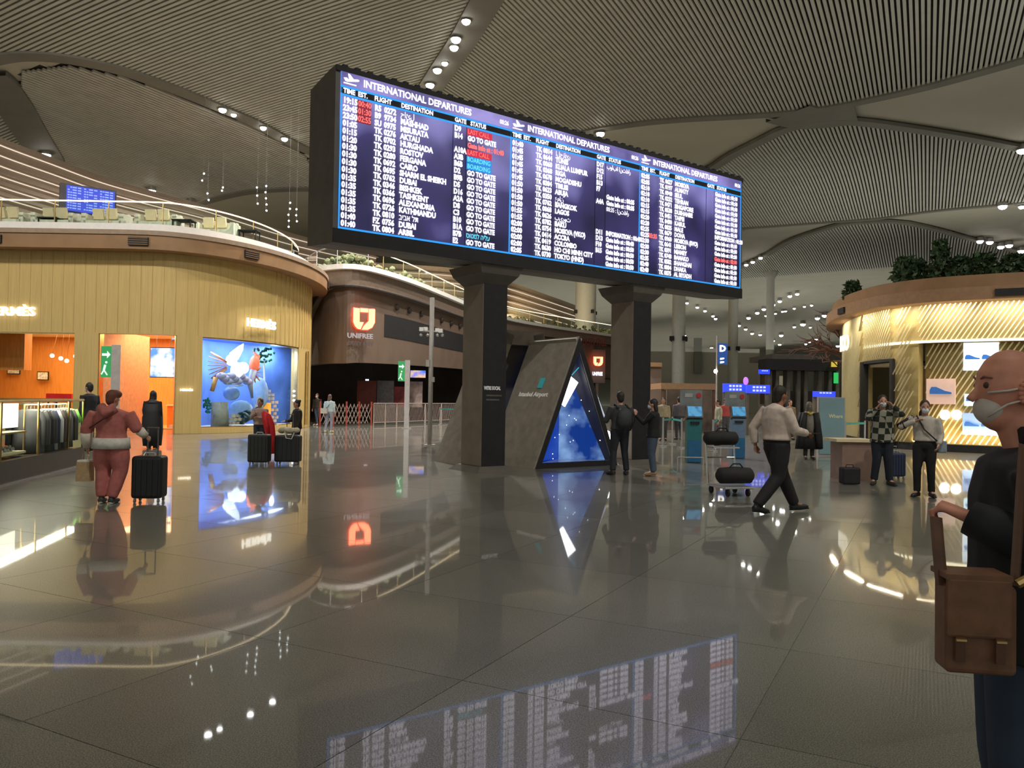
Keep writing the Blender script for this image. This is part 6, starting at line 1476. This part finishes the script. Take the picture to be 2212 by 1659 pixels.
# 14 bald man -------------------------------------------------------
bp = at_y(2222, 900, 2.36); BM = Vector((bp.x, 2.36, 0))
t, j, s = person('bald man in a dark jacket and jeans, close at the right edge', 0, 0, 68, 1.72, loc=BM, top=(.016, .018, .024), bot=(.035, .055, .10), skin=(.78, .34, .24), hair=('bald', (0, 0, 0)), build=1.32, hem=.10, voxel=.012, head_rz=14,
       J=dict(head=(0, .05, 1.62), neck=(0, -.0, 1.46), elL=(-.27, -.03, 1.17), wrL=(-.20, .18, 1.255), elR=(.27, -.02, 1.14), wrR=(.25, .06, .88), shL=(-.20, 0, 1.40), shR=(.20, 0, 1.40)), curl=(1.5, .8), mask=False, eyes=False, hv=.0062)
part(t, 'jacket_cuff', MB().tube([j['elL'].lerp(j['wrL'], .45), j['elL'].lerp(j['wrL'], .8), j['wrL'].lerp(j['elL'], -.03)], [.062, .058, .050], 14), (.016, .018, .024))
h = j['head']; Mh = Matrix.Rotation(radians(14), 3, 'Z')
def HP(x, y, z): return h + Mh @ Vector((x, y, z)) * s
mb = MB(); mb.ball(HP(0, .052, -.050), (.054 * s, .052 * s, .052 * s), 16, Mh); bake(part(t, 'face_mask', mb, (.70, .62, .58)), .008)
mb = MB()
for z0 in (.01, -.07): mb.tube([HP(-.052, .085, z0 * .9 - .01), HP(-.078, .04, z0 * .5 + .0), HP(-.088, -.005, .015 if z0 > 0 else -.02)], .0035, 5)
part(t, 'mask_strap', mb, (.75, .7, .66))
mb = MB(); 
for k in range(9):
    a = -1.9 + k * .45; mb.ball(HP(-.088, -.008 + cos(a) * .017, .0 + sin(a) * .03), .0085 * s, 8)
part(t, 'ear', mb, (.72, .30, .22))
mb = MB(); 
for e in (-1, 1): mb.ball(HP(e * .033, .078, .022), .0115 * s, 10)
part(t, 'eyes', mb, (.08, .05, .04))
for e in (-1, 1): part(t, 'eyebrow', MB().tube([HP(e * .018, .090, .042), HP(e * .035, .088, .049), HP(e * .055, .074, .044)], [.003, .004, .003], 6), (.30, .14, .10))
part(t, 'collar', MB().tube([j['neck'] + Vector((-.07, .03, .03)), j['neck'] + Vector((-.03, -.085, .045)), j['neck'] + Vector((.06, -.07, .045))], .028, 8), (.02, .022, .03))
# brown shoulder bag (own thing)
q = at_y(2124, 1355, 2.03); sb = thing('shoulder_bag', 'brown leather satchel with flap and buckled straps at the hip of the bald man', 'bag', (q.x, q.y, 0), radians(-8))
lea = mat('brown_leather', (.22, .105, .06), .5, var=.2, scale=18, bump=.2); lea2 = mat('dark_leather', (.13, .06, .035), .5, var=.2, scale=18)
zt_ = at_y(2120, 1256, 2.0).z; zb_ = at_y(2120, 1470, 2.0).z; bw = .172; hh = zt_ - zb_
bevel(MB().box((.0, .05, (zt_ + zb_) / 2 - .01), (bw, .09, hh - .02)).build('bag_body', lea, sb), .014, 3)
fl = bevel(MB().box((-.012, -.003, zt_ - hh * .30), (bw * .92, .016, hh * .62)).build('flap', lea, sb), .008); MB().box((-.012, .045, zt_ + .003), (bw * .92, .11, .014)).build('flap_top', lea, fl)
for x in (-.06, .035):
    st = MB().box((x, -.012, zt_ - hh * .72), (.022, .008, hh * .26)).build('buckle_strap', lea2, sb); MB().tube([(x - .012, -.02, zt_ - hh * .62), (x + .012, -.02, zt_ - hh * .62)], .004, 5).build('buckle', MT['brass'], st)
MB().tube([(x_, y_, z_) for x_, y_, z_ in ((-.085, .04, zt_ - .03), (-.086, .06, zt_ + .06), (-.078, .10, zt_ + .14))], [(.016, .004)] * 3, 6, side=(1, 0, 0)).build('strap', lea2, sb)
sh_w = Vector((BM.x - q.x, BM.y - q.y, 0))
MB().tube([(.088, .03, zt_ - .02), (.105, .05, zt_ + .12), (.125, .08, zt_ + .24), (.15, .12, zt_ + .34)], [(.014, .004)] * 4, 6, side=(1, .2, 0)).build('strap', lea2, sb)
MB().tube([(.08, -.0, zt_ - .01), (.105, .0, zt_ + .005)], .012, 8).build('ring', MT['brass'], sb)

# luggage trolley ----------------------------------------------------
p = at_z(1575, 1068); tr = thing('luggage_trolley', 'chrome luggage trolley standing left of the striding man', 'trolley', (p.x, p.y, 0), radians(12))
mb = MB(); mb.tube([(-.26, .25, .14), (-.24, -.35, .14), (.24, -.35, .14), (.26, .25, .14)], .018, 6); mb.tube([(-.26, .25, .14), (-.26, .32, .55), (-.26, .38, 1.02)], .018, 6); mb.tube([(.26, .25, .14), (.26, .32, .55), (.26, .38, 1.02)], .018, 6); mb.tube([(-.26, .32, .60), (.26, .32, .60)], .014, 6)
mb.build('frame', MT['chrome'], tr); MB().tube([(-.28, .38, 1.02), (.28, .38, 1.02)], .022, 8).build('handle_bar', MT['black'], tr)
MB().box((0, -.05, .155), (.5, .6, .02)).build('platform', MT['chrome'], tr); MB().box((0, .22, .78), (.48, .24, .02)).build('upper_tray', MT['chrome'], tr)
for x, y_ in ((-.22, .22), (.22, .22), (-.18, -.3), (.18, -.3)): MB().tube([(x - .015, y_, .065), (x + .015, y_, .065)], .065, 12).build('wheel', MT['black'], tr)
def duffel(loc, w_, r, label):
    t = thing('duffel_bag', label, 'bag', loc, radians(12)); mb = MB(); mb.tube([(-w_ / 2, 0, 0), (-w_ * .42, 0, 0), (0, 0, .01), (w_ * .42, 0, 0), (w_ / 2, 0, 0)], [r * .5, r * .92, r, r * .92, r * .5], 14, .9)
    mb.build('bag_body', cm((.018, .015, .014)), t, True); MB().tube([(-w_ * .2, -.04, r * .8), (-w_ * .1, -.05, r * 1.25), (w_ * .1, -.05, r * 1.25), (w_ * .2, -.04, r * .8)], .012, 6).build('handle', MT['black'], t)
q = Matrix.Rotation(radians(12), 4, 'Z') @ Vector((-.06, .2, .935)); duffel((p.x + q.x, p.y + q.y, q.z), .60, .14, 'black duffel bag on the upper tray of the luggage trolley')
q = Matrix.Rotation(radians(12), 4, 'Z') @ Vector((.06, -.08, .325)); duffel((p.x + q.x, p.y + q.y, q.z), .64, .16, 'larger black duffel bag on the lower platform of the luggage trolley')

# ------------------------------------------------------------ bake remeshes and texts
bpy.context.view_layer.update(); dg = bpy.context.evaluated_depsgraph_get(); new = []
for o in BAKE: new.append((o, bpy.data.meshes.new_from_object(o.evaluated_get(dg))))
for o, me in new:
    o.modifiers.clear(); old = o.data; o.data = me; me.polygons.foreach_set('use_smooth', [True] * len(me.polygons))
texts_to_mesh()
